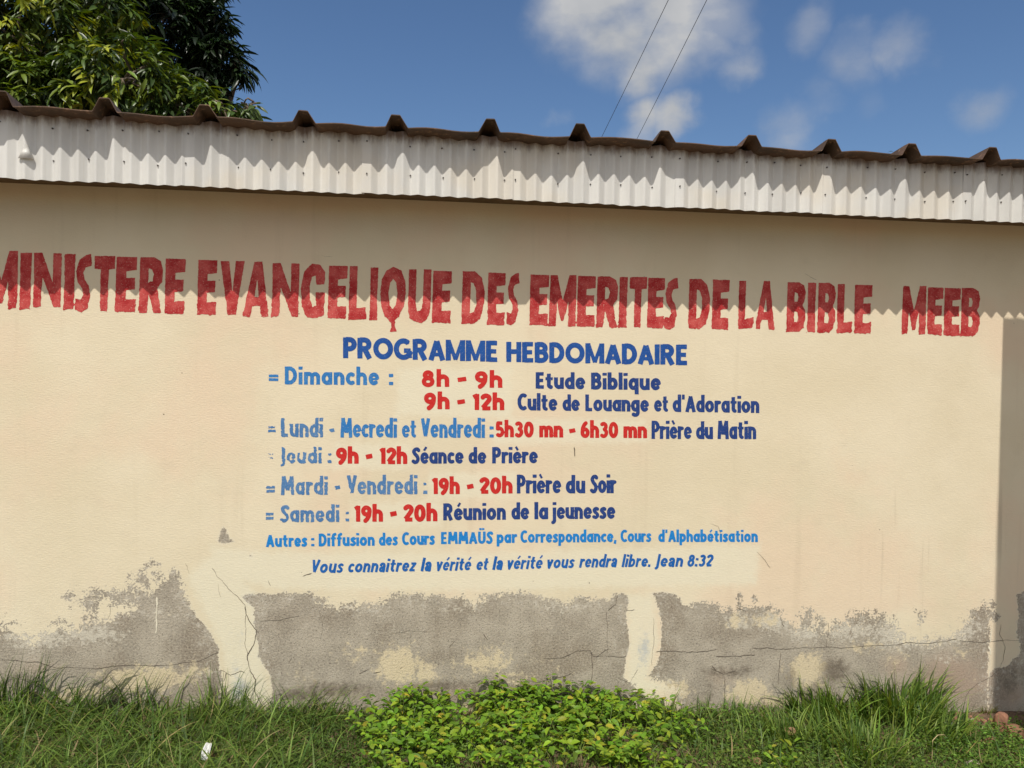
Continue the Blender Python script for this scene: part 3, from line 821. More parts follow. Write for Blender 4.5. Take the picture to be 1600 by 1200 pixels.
# heading letters: outlines in a unit box (x right, y up), then the measured box of each letter
HP = {
    'E': [[(0, 1), (1, .99), (1, .76), (.5, .74), (.5, .62), (.93, .62), (.93, .41), (.5, .40), (.5, .23), (1, .24), (.98, 0), (0, .01)]],
    'I': [[(0, 1), (1, 1), (.96, .5), (1, 0), (0, 0), (.04, .5)]],
    'N': [[(0, 1), (.30, 1), (.70, .46), (.70, .99), (1, .99), (1, .02), (.76, .02), (.33, .56), (.30, .02), (0, .0), (.03, .5)]],
    'T': [[(0, 1), (1, 1), (1, .77), (.70, .76), (.68, 0), (.31, .01), (.31, .76), (0, .77)]],
    'R': [[(0, 1), (.6, 1), (.9, .93), (1, .78), (.98, .56), (.78, .44), (1, .0), (.63, 0), (.40, .36), (.36, 0), (0, 0)], [(.38, .80), (.54, .78), (.62, .69), (.56, .57), (.38, .55)]],
    'V': [[(0, 1), (.36, 1), (.53, .42), (.64, 1), (1, 1), (.70, .02), (.36, 0)]],
    'A': [[(.40, 1), (.70, 1), (1, 0), (.72, 0), (.65, .2), (.36, .2), (.28, 0), (0, 0)], [(.43, .36), (.60, .36), (.53, .70)]],
    'L': [[(0, 1), (.44, 1), (.44, .22), (1, .25), (1, .02), (0, 0)]],
    'D': [[(0, 1), (.55, 1), (.85, .88), (1, .62), (1, .38), (.85, .10), (.55, 0), (0, 0)], [(.37, .79), (.5, .77), (.62, .62), (.64, .4), (.54, .23), (.37, .2)]],
    'M': [[(0, 0), (.03, 1), (.28, 1), (.5, .48), (.72, 1), (.98, 1), (1, 0), (.73, 0), (.71, .50), (.56, .10), (.45, .10), (.29, .50), (.27, 0)]],
    'B': [[(0, 1), (.6, 1), (.88, .93), (.98, .78), (.9, .6), (.82, .53), (.96, .44), (1, .25), (.9, .08), (.65, 0), (0, 0)], [(.39, .80), (.54, .78), (.59, .70), (.54, .61), (.39, .61)], [(.39, .42), (.55, .40), (.61, .30), (.55, .20), (.39, .2)]],
    'U': [[(0, 1), (.33, 1), (.34, .32), (.42, .22), (.56, .22), (.65, .32), (.66, 1), (1, 1), (1, .25), (.88, .07), (.62, 0), (.38, 0), (.12, .07), (0, .25)]],
    'S': [[(.62, .98), (.92, 1.0), (1, .80), (.62, .77), (.50, .68), (.56, .58), (.84, .46), (.95, .28), (.78, .06), (.45, -.01), (0, .03), (.05, .24), (.38, .22), (.52, .30), (.46, .40), (.16, .52), (.06, .70), (.24, .90)]],
    'G': [[(.96, .62), (.98, .84), (.76, .98), (.42, 1), (.12, .86), (0, .55), (.06, .22), (.3, .02), (.62, 0), (.98, .06), (1, .48), (.62, .48), (.62, .36), (.66, .24), (.5, .22), (.38, .36), (.36, .58), (.44, .76), (.58, .78), (.64, .62)]],
    'Q': [[(.5, 1), (.8, .93), (.97, .72), (1, .5), (.94, .25), (.78, .06), (.62, -.02), (.60, -.10), (.70, -.22), (.44, -.22), (.48, -.08), (.40, -.02), (.2, .07), (.05, .28), (0, .5), (.05, .76), (.22, .93)], [(.5, .78), (.62, .70), (.68, .5), (.62, .28), (.5, .2), (.38, .28), (.32, .5), (.38, .70)]],
}
HEAD = [('MINISTERE', [('M', -24, 28, 392, 483), ('I', 31, 49, 395, 484), ('N', 52, 95.5, 395, 481), ('I', 100, 117, 397, 484), ('S', 117, 143, 397, 488), ('T', 147, 179, 400, 487), ('E', 181, 213, 401, 488), ('R', 218, 254, 402, 489), ('E', 258, 289, 404, 491)]),
        ('EVANGELIQUE', [('E', 309, 338.5, 406, 492), ('V', 343.5, 381, 408, 493), ('A', 380, 421, 409, 495), ('N', 424.5, 467, 411, 496), ('G', 470, 508, 412, 498), ('E', 513, 542, 415, 498), ('L', 545.5, 573, 416, 500), ('I', 578, 590, 418, 500), ('Q', 594, 634, 417, 500), ('U', 638, 673, 421, 504), ('E', 676, 705, 423, 505)]),
        ('DES', [('D', 722, 757, 424, 506), ('E', 762, 789, 426, 508), ('S', 792, 811, 426, 508)]),
        ('EMERITES', [('E', 828, 857, 429, 509), ('M', 858, 900.5, 430, 510), ('E', 902, 930, 431, 511), ('R', 932.5, 965, 432, 512), ('I', 967, 980, 433, 512), ('T', 983, 1010, 433, 512), ('E', 1012, 1038, 434, 513), ('S', 1038, 1059, 434, 515)]),
        ('DE', [('D', 1076, 1109, 436, 514), ('E', 1113, 1139, 437, 515)]), ('LA', [('L', 1154, 1178, 439, 515), ('A', 1180, 1211, 439, 515)]),
        ('BIBLE', [('B', 1229.5, 1259, 441, 518.5), ('I', 1261.5, 1274, 442, 519), ('B', 1278, 1306, 442, 520), ('L', 1308, 1332.5, 444, 521), ('E', 1335, 1362, 445, 521.5)]),
        ('MEEB', [('M', 1409, 1447, 447, 523), ('E', 1449, 1473, 449, 524), ('E', 1475, 1500, 450, 525), ('B', 1502, 1531.5, 450, 525.5)])]
head_shapes = []
for wi, (word, letters) in enumerate(HEAD):
    shp = []
    for (ch, xa, xb, ya, yb) in letters:
        lean = 0.03 * (yb - ya)
        loops = [[(xa + u * (xb - xa) + lean * (v_ - .5), yb - v_ * (yb - ya)) for (u, v_) in lp] for lp in HP[ch]]
        shp.append((loops, None))
    yb0, ya0 = letters[0][4], letters[0][3]
    sl = (letters[-1][4] - yb0) / (letters[-1][2] - letters[0][1])
    def er(PX, PY, yb0=yb0, ya0=ya0, sl=sl, xa=letters[0][1]):
        low = np.clip(((PY - sl * (PX - xa)) - (ya0 + 38)) / (yb0 - ya0 - 38), 0, 1)
        e = low * (1.8 * fbm2(PX / 4.0, PY / 4.0, 77, 3) + 4.0 * np.clip(fbm2(PX / 22.0, PY / 16.0, 91, 2) - .12, 0, 1))
        e = e + .9 * np.clip(noise2(PX / 24.0, PY / 40.0, 61), 0, 1) * fbm2(PX / 2.8, PY / 2.8, 63, 2)
        return e + 5.0 * np.clip(fbm2(PX / 3.2, PY / 3.2, 55, 3) - .42, 0, 1) * (0.4 + low)
    o = paint_mesh("heading_lettering", shp, M_RED, wall, rag=0.5, seed=100 + wi * 7, grow=0.1, erode=er)
    o["label"] = "ragged red painted heading word " + word

LINES = [
    # (name, material, width fraction, glyph set, shear, ragged, [(text, x left, x right, baseline left, baseline right, cap height)], label)
    ("title_lettering", M_ROYAL, .25, 'A', 0, .25, [("PROGRAMME", 536, 777, 559.5, 565.3, 32.5), ("HEBDOMADAIRE", 791, 1073.5, 565.5, 570.3, 31.5)], "royal blue capitals PROGRAMME HEBDOMADAIRE"),
    ("day_lettering", M_MIDBLUE, .23, 'B', 0, .35, [("=", 420, 435, 597, 597.2, 20), ("Dimanche", 445, 592.5, 600.5, 601.8, 28), (":", 607.5, 614.5, 602, 602, 27)], "mid blue word Dimanche"),
    ("hour_lettering", M_RED2, .265, 'B', 0, .2, [("8h", 659, 702, 604, 604.5, 27), ("-", 714.5, 729, 604, 604, 33), ("9h", 742, 785, 605.5, 606, 27)], "red hours 8h - 9h"),
    ("activity_lettering", M_NAVY, .255, 'B', 0, .25, [("Etude", 837, 914.5, 607, 608, 25.5), ("Biblique", 923.5, 1032.5, 608.2, 609.5, 26)], "navy words Etude Biblique"),
    ("hour_lettering", M_RED2, .265, 'B', 0, .2, [("9h", 662.5, 702.5, 639, 639.5, 27), ("-", 714, 727, 639, 639, 33), ("12h", 738, 788, 640.5, 641, 27)], "red hours 9h - 12h under the Sunday line"),
    ("activity_lettering", M_NAVY, .255, 'B', 0, .25, [("Culte", 808.5, 871, 641, 641.8, 26.5), ("de", 879, 906, 641.8, 642, 25), ("Louange", 914.5, 1014, 642.3, 643.3, 26), ("et", 1022, 1043.5, 643.2, 643.4, 26), ("d'Adoration", 1051, 1186.5, 643.5, 645.3, 26.5)], "navy words Culte de Louange et d'Adoration"),
    ("day_lettering", M_FADED, .225, 'B', 0, .7, [("=", 419, 430.5, 677, 677, 19), ("Lundi", 439, 505, 683, 683.2, 30), ("-", 514, 523, 683, 683, 32)], "faded blue word Lundi"),
    ("day_lettering", M_MIDBLUE, .23, 'B', 0, .35, [("Mecredi", 532, 620.5, 683.6, 684, 30.5), ("et", 628, 650, 684, 684, 29), ("Vendredi", 657.5, 758, 684, 684.2, 30.5), (":", 765.5, 770.8, 684, 684, 27)], "mid blue words Mecredi et Vendredi"),
    ("hour_lettering", M_RED2, .262, 'B', 0, .25, [("5h30", 774.5, 834, 683, 683.3, 26.5), ("mn", 842.5, 880, 683.3, 683.5, 26), ("-", 889, 899.5, 683.5, 683.5, 31), ("6h30", 907, 966, 684, 684.3, 27), ("mn", 974, 1011, 684.3, 684.6, 26)], "red hours 5h30 mn - 6h30 mn"),
    ("activity_lettering", M_NAVY, .247, 'B', 0, .25, [("Prière", 1018, 1081, 685.7, 686, 28.5), ("du", 1087.5, 1114, 686, 686, 27), ("Matin", 1121, 1181.5, 686, 686.2, 28.5)], "navy words Prière du Matin"),
    ("day_lettering", M_FADED, .225, 'B', 0, .9, [("=", 419, 428, 719, 719, 19), ("Jeudi", 439, 503, 724, 724, 25), (":", 512.5, 517.5, 724, 724, 25)], "worn faded blue word Jeudi"),
    ("hour_lettering", M_RED2, .265, 'B', 0, .2, [("9h", 525, 560.5, 724.3, 724.5, 26.5), ("-", 571, 582.5, 725, 725, 35), ("12h", 592.5, 636.5, 724.8, 725, 27)], "red hours 9h - 12h on the Thursday line"),
    ("activity_lettering", M_NAVY, .255, 'B', 0, .25, [("Séance", 643.5, 724.5, 724.5, 724.3, 25.5), ("de", 732, 760, 724.2, 724.1, 25), ("Prière", 769, 840.5, 724, 723.7, 25.5)], "navy words Séance de Prière"),
    ("day_lettering", M_FADED, .22, 'B', 0, .6, [("=", 415.5, 429.5, 771.5, 771, 20), ("Mardi", 439, 512.5, 773.3, 773, 29), ("-", 523, 532, 773, 773, 33), ("Vendredi", 542, 652.5, 772.8, 772.2, 30), (":", 661.5, 667.3, 772, 772, 27)], "faded blue words Mardi - Vendredi"),
    ("hour_lettering", M_RED2, .262, 'B', 0, .2, [("19h", 674.5, 718.5, 772, 771.8, 27), ("-", 729, 740.5, 772, 772, 35), ("20h", 749, 801, 771.2, 771, 27)], "red hours 19h - 20h on the Tuesday and Friday line"),
    ("activity_lettering", M_NAVY, .247, 'B', 0, .25, [("Prière", 807.5, 877, 771, 770.8, 29.5), ("du", 884, 914.5, 770.8, 770.7, 28), ("Soir", 922, 963, 770.7, 770.5, 29.5)], "navy words Prière du Soir"),
    ("day_lettering", M_FADED, .22, 'B', 0, .6, [("=", 415.5, 427.5, 814, 814, 22), ("Samedi", 438, 530.5, 816, 815.5, 27), (":", 540, 545.5, 815, 815, 24)], "faded blue word Samedi"),
    ("hour_lettering", M_RED2, .265, 'B', 0, .2, [("19h", 553, 598.5, 815.2, 815, 27), ("-", 609, 620.5, 815, 815, 36), ("20h", 630, 683.5, 814.6, 814.4, 28)], "red hours 19h - 20h on the Saturday line"),
    ("activity_lettering", M_NAVY, .255, 'B', 0, .25, [("Réunion", 692.5, 790.5, 813, 812, 26.5), ("de", 799, 827, 811.5, 811.3, 26), ("la", 835, 856.5, 811.2, 811, 26), ("jeunesse", 863, 961.5, 811, 810.5, 26.5)], "navy words Réunion de la jeunesse"),
    ("notice_lettering", M_SKYBLUE, .25, 'B', 0, .25, [("Autres", 415.5, 480, 854.8, 854, 20), (":", 486, 491.3, 853.8, 853.8, 20), ("Diffusion", 498, 585.5, 853.6, 852.6, 20), ("des", 592, 621.5, 852.4, 852, 19.5), ("Cours", 628, 679.5, 851.8, 851, 20.5),
        ("EMMAÜS", 689, 770.5, 850.2, 849.2, 19), ("par", 776, 807.8, 848.6, 848.2, 19.5), ("Correspondance,", 813, 963.5, 848, 847, 19.5), ("Cours", 969.5, 1017.5, 847, 846.8, 19.5), ("d'Alphabétisation", 1028.5, 1184, 846.8, 846.8, 19)], "bright blue notice line beginning Autres"),
    ("verse_lettering", M_VERSE, .22, 'A', .2, .2, [("Vous", 488.5, 536.5, 895.6, 894.8, 21), ("connaitrez", 544, 650.5, 894.6, 892.8, 20.5), ("la", 657, 674.5, 892.6, 892.2, 20.5), ("vérité", 682.5, 737, 892, 891.2, 20.5), ("et", 744.5, 763.5, 891, 890.6, 20), ("la", 769, 786, 890.4, 890, 20.5),
        ("vérité", 793, 848.5, 889.6, 888.6, 20.5), ("vous", 855, 897.5, 888.2, 887.4, 20), ("rendra", 904.5, 964.5, 887, 886, 20), ("libre.", 971, 1016.5, 886, 885.6, 19.5), ("Jean", 1023.5, 1067.5, 885.6, 885.4, 20), ("8:32", 1074, 1115, 885.4, 885.2, 20.5)], "slanted deep blue verse line ending Jean 8:32"),
]
for li, (nm, mt, wf_, gs, shear, rag, words, lab) in enumerate(LINES):
    er = None
    if rag >= .6:
        er = lambda PX, PY: 3.5 * np.clip(fbm2(PX / 4.0, PY / 4.0, 31, 3) - .22, 0, 1)
    if 'Jeudi' in lab:
        er = lambda PX, PY: 4.0 * np.clip(fbm2(PX / 4.5, PY / 4.5, 37, 3) - .12, 0, 1) + np.where(PX < 431, 1.5 + 3 * fbm2(PX / 3, PY / 3, 12), 0)
    for wi, (s, xl, xr, bl, br, cap) in enumerate(words):
        shp = text_strokes(s, GA if gs == 'A' else G, xl, xr, bl, br, cap, wf_, shear, .07 if gs == 'A' and not shear else .115)
        o = paint_mesh(nm, shp, mt, wall, rag=rag, seed=300 + li * 11 + wi, erode=er, step=0.6)
        if wi == 0:
            o["label"] = lab

# ------------------------------------------------------------------ other walls, soffit, roof, fascia
OF, O2 = 0.27, 0.098             # fascia stands off the wall; roof edge beyond the fascia
Z_FB, Z_SOF, Z_EAVE = 2.518, 2.556, 2.806
BX0, BX1, BD = -9.0, 5.5, 4.4
PITCH = -math.tan(math.radians(6.0))       # the roof falls away from this high front edge
def top_z(y): return Z_EAVE + (y + OF + O2) * PITCH - .03
mb = MB()
for (xa, xb) in ((BX0, BX0 + .2), (BX1 - .2, BX1)):
    mb.add([(xa, .004, -.6), (xb, .004, -.6), (xb, BD, -.6), (xa, BD, -.6), (xa, .004, top_z(0)), (xb, .004, top_z(0)), (xb, BD, top_z(BD)), (xa, BD, top_z(BD))],
           [(3, 2, 1, 0), (4, 5, 6, 7), (0, 1, 5, 4), (1, 2, 6, 5), (2, 3, 7, 6), (3, 0, 4, 7)])
mb.box(BX0 + .204, BX1 - .204, BD - .2, BD - .004, -.6, top_z(BD))
mb.build("side_wall", M_WALL, bld)
MB().box(BX0 - .3, BX1 + .3, -OF + 0.022, -0.004, Z_SOF, Z_SOF + 0.012).build("soffit", M_SOFFIT, bld)

# roof: trapezoidal ribs, long flat pans with a slight sag, running up from the eave to a ridge and down the far side
RIB = [-1.344, -0.928, -0.505, -0.097, 0.324, 0.749, 1.159, 1.587, 1.995, 2.414, 2.845]
rx_ = list(RIB)
while rx_[0] > BX0 - 0.1: rx_.insert(0, rx_[0] - 0.418)
while rx_[-1] < BX1 + 0.1: rx_.append(rx_[-1] + 0.418)
prof = []
for i, r in enumerate(rx_):
    lf = random.uniform(-.006, .006); hgt = 0.053 + random.uniform(-.007, .007)
    prof += [(r - .052, 0.0), (r - .048, 0.004), (r - .021 + lf, hgt), (r - .017 + lf, hgt + .002), (r + .017 + lf, hgt + .002), (r + .021 + lf, hgt), (r + .048, 0.004), (r + .052, 0.0)]
    if i + 1 < len(rx_):
        gap = rx_[i + 1] - r - .104
        sg = random.uniform(-.006, .007); bmp = random.uniform(0, .006)
        for k in range(1, 8):
            t = k / 8.0
            prof.append((r + .052 + gap * t, sg * math.sin(math.pi * t) + bmp * math.sin(2 * math.pi * t)))
ys_ = [-OF - O2, -OF - O2 + .03, -OF - O2 + .12, 0.5, 1.5, BD / 2, BD / 2 + .001, BD - 1.0, BD + .35]
rv, rf = [], []
TH = 0.004
n = len(prof)
for j, y in enumerate(ys_):
    yy = y + OF + O2
    zz = Z_EAVE + yy * PITCH
    for side in (0, 1):
        for (x, z) in prof:
            jit = 0.0
            if j == 0:
                jit = 0.004 * float(noise2(np.array(x * 7.0), np.array(0.5), 4)) - 0.002
            rv.append((x, y, zz + z * (1.0 if j else 1.02) + jit - side * TH))
for j in range(len(ys_) - 1):
    for k in range(n - 1):
        a = j * 2 * n + k; b_ = (j + 1) * 2 * n + k
        rf.append((a, a + 1, b_ + 1, b_))
        rf.append((a + n, b_ + n, b_ + n + 1, a + n + 1))
for k in range(n - 1):
    rf.append((k, k + n, k + n + 1, k + 1))
mesh("roof", rv, rf, M_ROOF, bld)

# fascia: separate corrugated sheets, each with a flat lap at its left edge and two rows of screws
SEAM = [-9.2, -8.42, -7.64, -6.86, -6.08, -5.3, -4.52, -3.74, -2.95, -2.17, -1.83, -1.046, -0.256, 0.445, 1.24, 2.0, 2.76, 3.52, 4.28, 5.04, 5.75]
PITCHC, DEPTH = 0.0755, 0.0195
CU = [0.0, .035, .08, .42, .47, .53, .58, .92, .965]
CD = [1.0, 1.0, .93, .07, 0.0, 0.0, .07, .93, 1.0]
def corr(u):
    return float(np.interp(u % 1.0, CU + [1.0], CD + [1.0]))
screw_v, screw_f = MB(), None
sm = MB().tube([(0, .003, 0), (0, -.0035, 0)], [.0038, .0030], 8)
screw_me = bpy.data.meshes.new("screw")
screw_me.from_pydata(sm.v, [], sm.f); screw_me.materials.append(M_SCREW)
for si in range(len(SEAM) - 1):
    xa, xb = SEAM[si], SEAM[si + 1]
    off = 0.0015 if si % 2 else -0.0015
    tilt = random.uniform(-.004, .004); dz = random.uniform(-.004, .004)
    flat = random.uniform(.03, .05)
    nc = max(1, round((xb - xa - flat) / PITCHC)); pc = (xb - xa - flat) / nc
    xs = np.concatenate([[xa], [xa + flat + pc * (i + u) for i in range(nc) for u in CU], [xb, xb + .012]])
    phase = 0.0
    vs, fs = [], []
    zrows = [Z_FB + dz, Z_FB + dz + .14, 2.812]
    for z in zrows:
        for x in xs:
            d = corr((x - xa - flat) / pc + phase) if x > xa + flat else corr(phase)
            y = -OF + DEPTH * (0.5 - d) * 1.0 + off + (z - 2.65) * tilt * 2 + 0.0025 * float(noise2(np.array(x * 6.0), np.array(z * 5.0), si))
            if z < Z_FB + .05: y -= 0.001
            vs.append((x, y, z + (0.0035 * float(noise2(np.array(x * 9.0), np.array(1.5), 21)) if z < Z_FB + .05 else 0)))
    m_ = len(xs)
    for j in range(2):
        for k in range(m_ - 1):
            fs.append((j * m_ + k, j * m_ + k + 1, (j + 1) * m_ + k + 1, (j + 1) * m_ + k))
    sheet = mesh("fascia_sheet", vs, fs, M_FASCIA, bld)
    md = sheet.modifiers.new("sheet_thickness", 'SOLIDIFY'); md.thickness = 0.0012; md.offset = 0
    if -2.5 < xa < 3.4:
        for row, zz in ((0, 2.752), (1, 2.612)):
            xs0 = xa + .018
            k = 0
            while xs0 < xb - .02:
                d = corr((xs0 - xa - flat) / pc + phase) if xs0 > xa + flat else corr(phase)
                s_ = bpy.data.objects.new("screw", screw_me)
                COL.objects.link(s_)
                s_.parent = sheet
                s_.location = (xs0 + random.uniform(-.006, .006), -OF + DEPTH * (0.5 - d) + off - .004, zz + random.uniform(-.009, .009))
                k += 1
                xs0 = xa + flat + pc * (2 * k + .5)
    if abs(xa + 1.83) < .01:
        # punched flap: a small half cone standing out of the sheet
        c = survey(40, 247, -OF - .012)
        vs, fs = [], []
        nn = 10
        for k in range(nn + 1):
            an = math.pi * k / nn
            vs.append((c[0] - .033 * math.cos(an), c[1] + .006 - .020 * math.sin(an), c[2] - .004 * math.sin(an)))
        vs.append((c[0] + .002, c[1] + .002, c[2] + .066))
        for k in range(nn):
            fs.append((k, k + 1, nn + 1))
        fl = mesh("punched_flap", vs, fs, M_FASCIA, sheet, smooth=True)
        md = fl.modifiers.new("sheet_thickness", 'SOLIDIFY'); md.thickness = 0.0015

# ------------------------------------------------------------------ unseen awning right of the view, shaped to cast the shade on the wall's end
can = empty("shade_awning", (3.6, -1.6, -0.2))
tag(can, "narrow unseen sheet awning on two thin posts, added to shade the right end of the wall", "canopy")
def canopy_sheet():
    vs, fs = [], []
    H2 = 3.05
    rows = [0.6, 1.2, 1.8, 2.4, 3.0]
    cols = 14
    for s in rows:
        x0 = 3.238 - .27 * s
        for k in range(cols + 1):
            vs.append((x0 + .58 * k / cols - 3.6, -s + 1.6, H2 + (0.004 * math.cos(k * math.pi) if k > 0 else 0) + .2))
    for j in range(len(rows) - 1):
        for k in range(cols):
            a = j * (cols + 1) + k
            fs.append((a, a + 1, a + cols + 2, a + cols + 1))
    o = mesh("canopy_sheet", vs, fs, M_ROOF, can)
    md = o.modifiers.new("sheet_thickness", 'SOLIDIFY'); md.thickness = 0.003
canopy_sheet()
for (x, s) in ((3.50, .75), (3.02, 2.85)):
    MB().tube([(x - 3.6, -s + 1.6, -.15), (x - 3.6, -s + 1.6, 3.24)], .03, 8).build("post", M_SOFFIT, can)

# ------------------------------------------------------------------ overhead wires
M_WIRE = plain("black_cable", (0.02, 0.02, 0.02), 0.6)
for (a, b_, lab) in (((1043, 0), (938, 217), "thin overhead wire nearer the large cloud's middle, left of the pair"), ((1103, 0), (993, 220), "thin overhead wire right of the pair, crossing the small cloud")):
    P0 = survey(a[0] + (a[0] - b_[0]) * 1.2, a[1] + (a[1] - b_[1]) * 1.2, 4.2)
    P1 = survey(*b_, 12.0)
    d = P1 - P0
    P1 = P0 + d * 1.25
    pts = []
    for k in range(25):
        t = k / 24
        p = P0 + (P1 - P0) * t
        p[2] -= 0.10 * 4 * t * (1 - t) * 0.3
        pts.append(p)
    w_ = MB().tube(pts, .0045, 6).build("overhead_wire", M_WIRE, None, True)
    tag(w_, lab, "wire", "overhead wires above the roof")

# ------------------------------------------------------------------ plants
M_GRASS = foliage("grass_blades", 0.5, 0.3, 0.3)
M_LEAF = foliage("soft_leaves", 0.5, 0.35, 0.3)
M_MANGO = foliage("glossy_leaves", 0.38, 0.22, 0.5)
M_BARK = plain("grey_brown_bark", (0.14, 0.105, 0.075), 0.9, 0.4, 12, 0.01)
M_STEM = plain("green_stem", (0.10, 0.13, 0.04), 0.7)

def on_ground(px, py):
    v = ray(px, py)
    z = 0.0
    for _ in range(6):
        p = CP + v * ((z - CP[2]) / v[2])
        z = float(ground_z(p[0], p[1]))
    return p

def pick(cols, n, rng=RNG, p=None, jit=.18):
    c = np.array(cols)[rng.choice(len(cols), n, p=p)]
    return np.clip(c * (1 + jit * rng.normal(size=(n, 1))) * (1 + .06 * rng.normal(size=(n, 3))), .004, .8)

def blade_geo(base, az, lean, curl, length, width, col, segs=5, floor=True):
    n = len(base)
    d = np.stack([np.cos(az), np.sin(az), 0 * az], 1)
    side = np.stack([-np.sin(az), np.cos(az), 0 * az], 1)
    tw = RNG.normal(0, .5, n)
    side = side * np.cos(tw)[:, None] + np.array([0, 0, 1.0]) * (np.sin(tw) * .5)[:, None] + d * (np.sin(tw) * .6)[:, None]
    P = base.copy(); V = []
    drift = RNG.normal(0, .25, n)
    for k in range(segs + 1):
        t = k / segs
        w = width * (1.0 - t ** 2.2) * (0.75 + .5 * math.sin(math.pi * min(1, t * 1.3 + .1)) * .5)
        if k == segs: w = w * 0 + .0003
        V.append(P - side * w[:, None] * .5); V.append(P + side * w[:, None] * .5)
        th = lean + curl * ((k + .5) / segs) ** 1.4
        az2 = az + drift * t * 2
        dd = np.stack([np.cos(az2), np.sin(az2), 0 * az], 1)
        P = P + (dd * np.sin(th)[:, None] + np.array([0, 0, 1.0]) * np.cos(th)[:, None]) * (length / segs)[:, None]
        if floor:
            P[:, 2] = np.maximum(P[:, 2], ground_z(P[:, 0], P[:, 1]) + .006)
            P[:, 1] = np.minimum(P[:, 1], -.004 - .02 * RNG.random(n))
    V = np.stack(V, 1)
    m = 2 * (segs + 1)
    b = (np.arange(n) * m)[:, None]
    F = np.concatenate([b + np.array([[2 * k, 2 * k + 1, 2 * k + 3, 2 * k + 2]]) for k in range(segs)], 0)
    C = np.repeat(col[:, None, :], m, 1)
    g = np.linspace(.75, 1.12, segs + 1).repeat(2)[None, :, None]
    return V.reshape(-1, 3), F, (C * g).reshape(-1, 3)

STN = np.array([0, .22, .55, .82, 1.0])
def leaf_geo(base, dirv, nrm, length, width, droop, col, prof=(.12, .85, 1.0, .55, .02), crease=.22):
    n = len(base)
    dirv = dirv / np.linalg.norm(dirv, axis=1)[:, None]
    side = np.cross(dirv, nrm); side /= np.linalg.norm(side, axis=1)[:, None] + 1e-9
    nrm = np.cross(side, dirv)
    V = []
    for k, t in enumerate(STN):
        mid = base + dirv * (length * t)[:, None] - nrm * (droop * length * t * t)[:, None]
        w = width * prof[k] * .5
        up = nrm * (w * crease * 2)[:, None]
        V += [mid - side * w[:, None] + up, mid, mid + side * w[:, None] + up]
    V = np.stack(V, 1)
    b = (np.arange(n) * 15)[:, None]
    F = np.concatenate([b + np.array([[3 * k, 3 * k + 1, 3 * k + 4, 3 * k + 3]]) for k in range(4)] + [b + np.array([[3 * k + 1, 3 * k + 2, 3 * k + 5, 3 * k + 4]]) for k in range(4)], 0)
    C = np.repeat(col[:, None, :], 15, 1).reshape(-1, 3)
    return V.reshape(-1, 3), F, C

def join(parts):
    vs, fs, cs = [], [], []; o = 0
    for v, f, c in parts:
        vs.append(v); fs.append(f + o); cs.append(c); o += len(v)
    return np.concatenate(vs), np.concatenate(fs), np.concatenate(cs)

def foliage_obj(name, geo, mat, parent=None):
    v, f, c = geo
    return mesh(name, v, f, mat, parent, True, attrs={'col': c})

def scatter(n, x0, x1, y0, y1, keep=None):
    x = RNG.uniform(x0, x1, n); y = RNG.uniform(y0, y1, n)
    if keep is not None:
        k = RNG.random(n) < keep(x, y)
        x, y = x[k], y[k]
    return np.stack([x, y, ground_z(x, y) - .004], 1)

G_DARK, G_MID, G_LITE, G_DRY = (.052, .10, .018), (.10, .172, .028), (.175, .255, .048), (.30, .24, .11)
def sm(x, a, b):
    t = np.clip((x - a) / (b - a), 0, 1); return t * t * (3 - 2 * t)

# short turf over the whole verge, thinner over the bare soil at the right
def keep_turf(x, y):
    bare = np.exp(-(((x - 3.15) / .34) ** 2 + ((y + .08) / .16) ** 2)) + .55 * np.exp(-(((x - 2.7) / .3) ** 2 + ((y + .62) / .10) ** 2))
    return np.clip(.9 + .5 * fbm2(x * 3, y * 3, 12) - 1.1 * bare, 0, 1)
b0 = scatter(34000, -2.5, 3.7, -1.15, -.015, keep_turf)
n = len(b0)
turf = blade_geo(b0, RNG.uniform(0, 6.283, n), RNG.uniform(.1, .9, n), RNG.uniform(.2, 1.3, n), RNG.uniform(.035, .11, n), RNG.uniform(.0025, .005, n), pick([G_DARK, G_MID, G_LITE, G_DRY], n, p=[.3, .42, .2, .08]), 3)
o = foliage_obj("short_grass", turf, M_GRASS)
tag(o, "short green grass covering the ground along the foot of the wall", "grass", kind="stuff")

# long grass lying over at the left
def keep_long(x, y):
    return np.clip(1.0 - sm(x, -.75, -.12), 0, 1) * np.clip(.8 + .7 * fbm2(x * 2.5, y * 2.5, 31), .15, 1)
b0 = scatter(15000, -2.5, 0.0, -1.15, -.02, keep_long)
n = len(b0)
az = np.where(RNG.random(n) < .62, RNG.normal(.1, .8, n), RNG.normal(3.1, .8, n))
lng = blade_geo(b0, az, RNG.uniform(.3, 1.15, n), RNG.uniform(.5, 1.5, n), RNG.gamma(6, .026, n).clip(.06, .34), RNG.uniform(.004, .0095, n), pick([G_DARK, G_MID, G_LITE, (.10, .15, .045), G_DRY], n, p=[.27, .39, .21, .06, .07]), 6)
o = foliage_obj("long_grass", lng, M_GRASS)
tag(o, "long arching green grass lying over itself left of the leafy plants", "grass", kind="stuff")

b0 = scatter(5200, .95, 3.2, -1.15, -.02, lambda x, y: sm(x, 1.0, 1.35) * (1 - sm(x, 2.75, 3.1)) * np.clip(.75 + .8 * fbm2(x * 2.8, y * 2.8, 44), 0, 1))
n = len(b0)
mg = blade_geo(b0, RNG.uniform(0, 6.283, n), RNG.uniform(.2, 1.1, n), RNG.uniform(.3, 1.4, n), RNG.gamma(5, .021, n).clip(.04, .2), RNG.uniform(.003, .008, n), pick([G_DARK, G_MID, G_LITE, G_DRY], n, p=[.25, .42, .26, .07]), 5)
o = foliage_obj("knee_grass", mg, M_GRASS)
tag(o, "mixed green grass of middle length around the broad tufts at the right", "grass", kind="stuff")

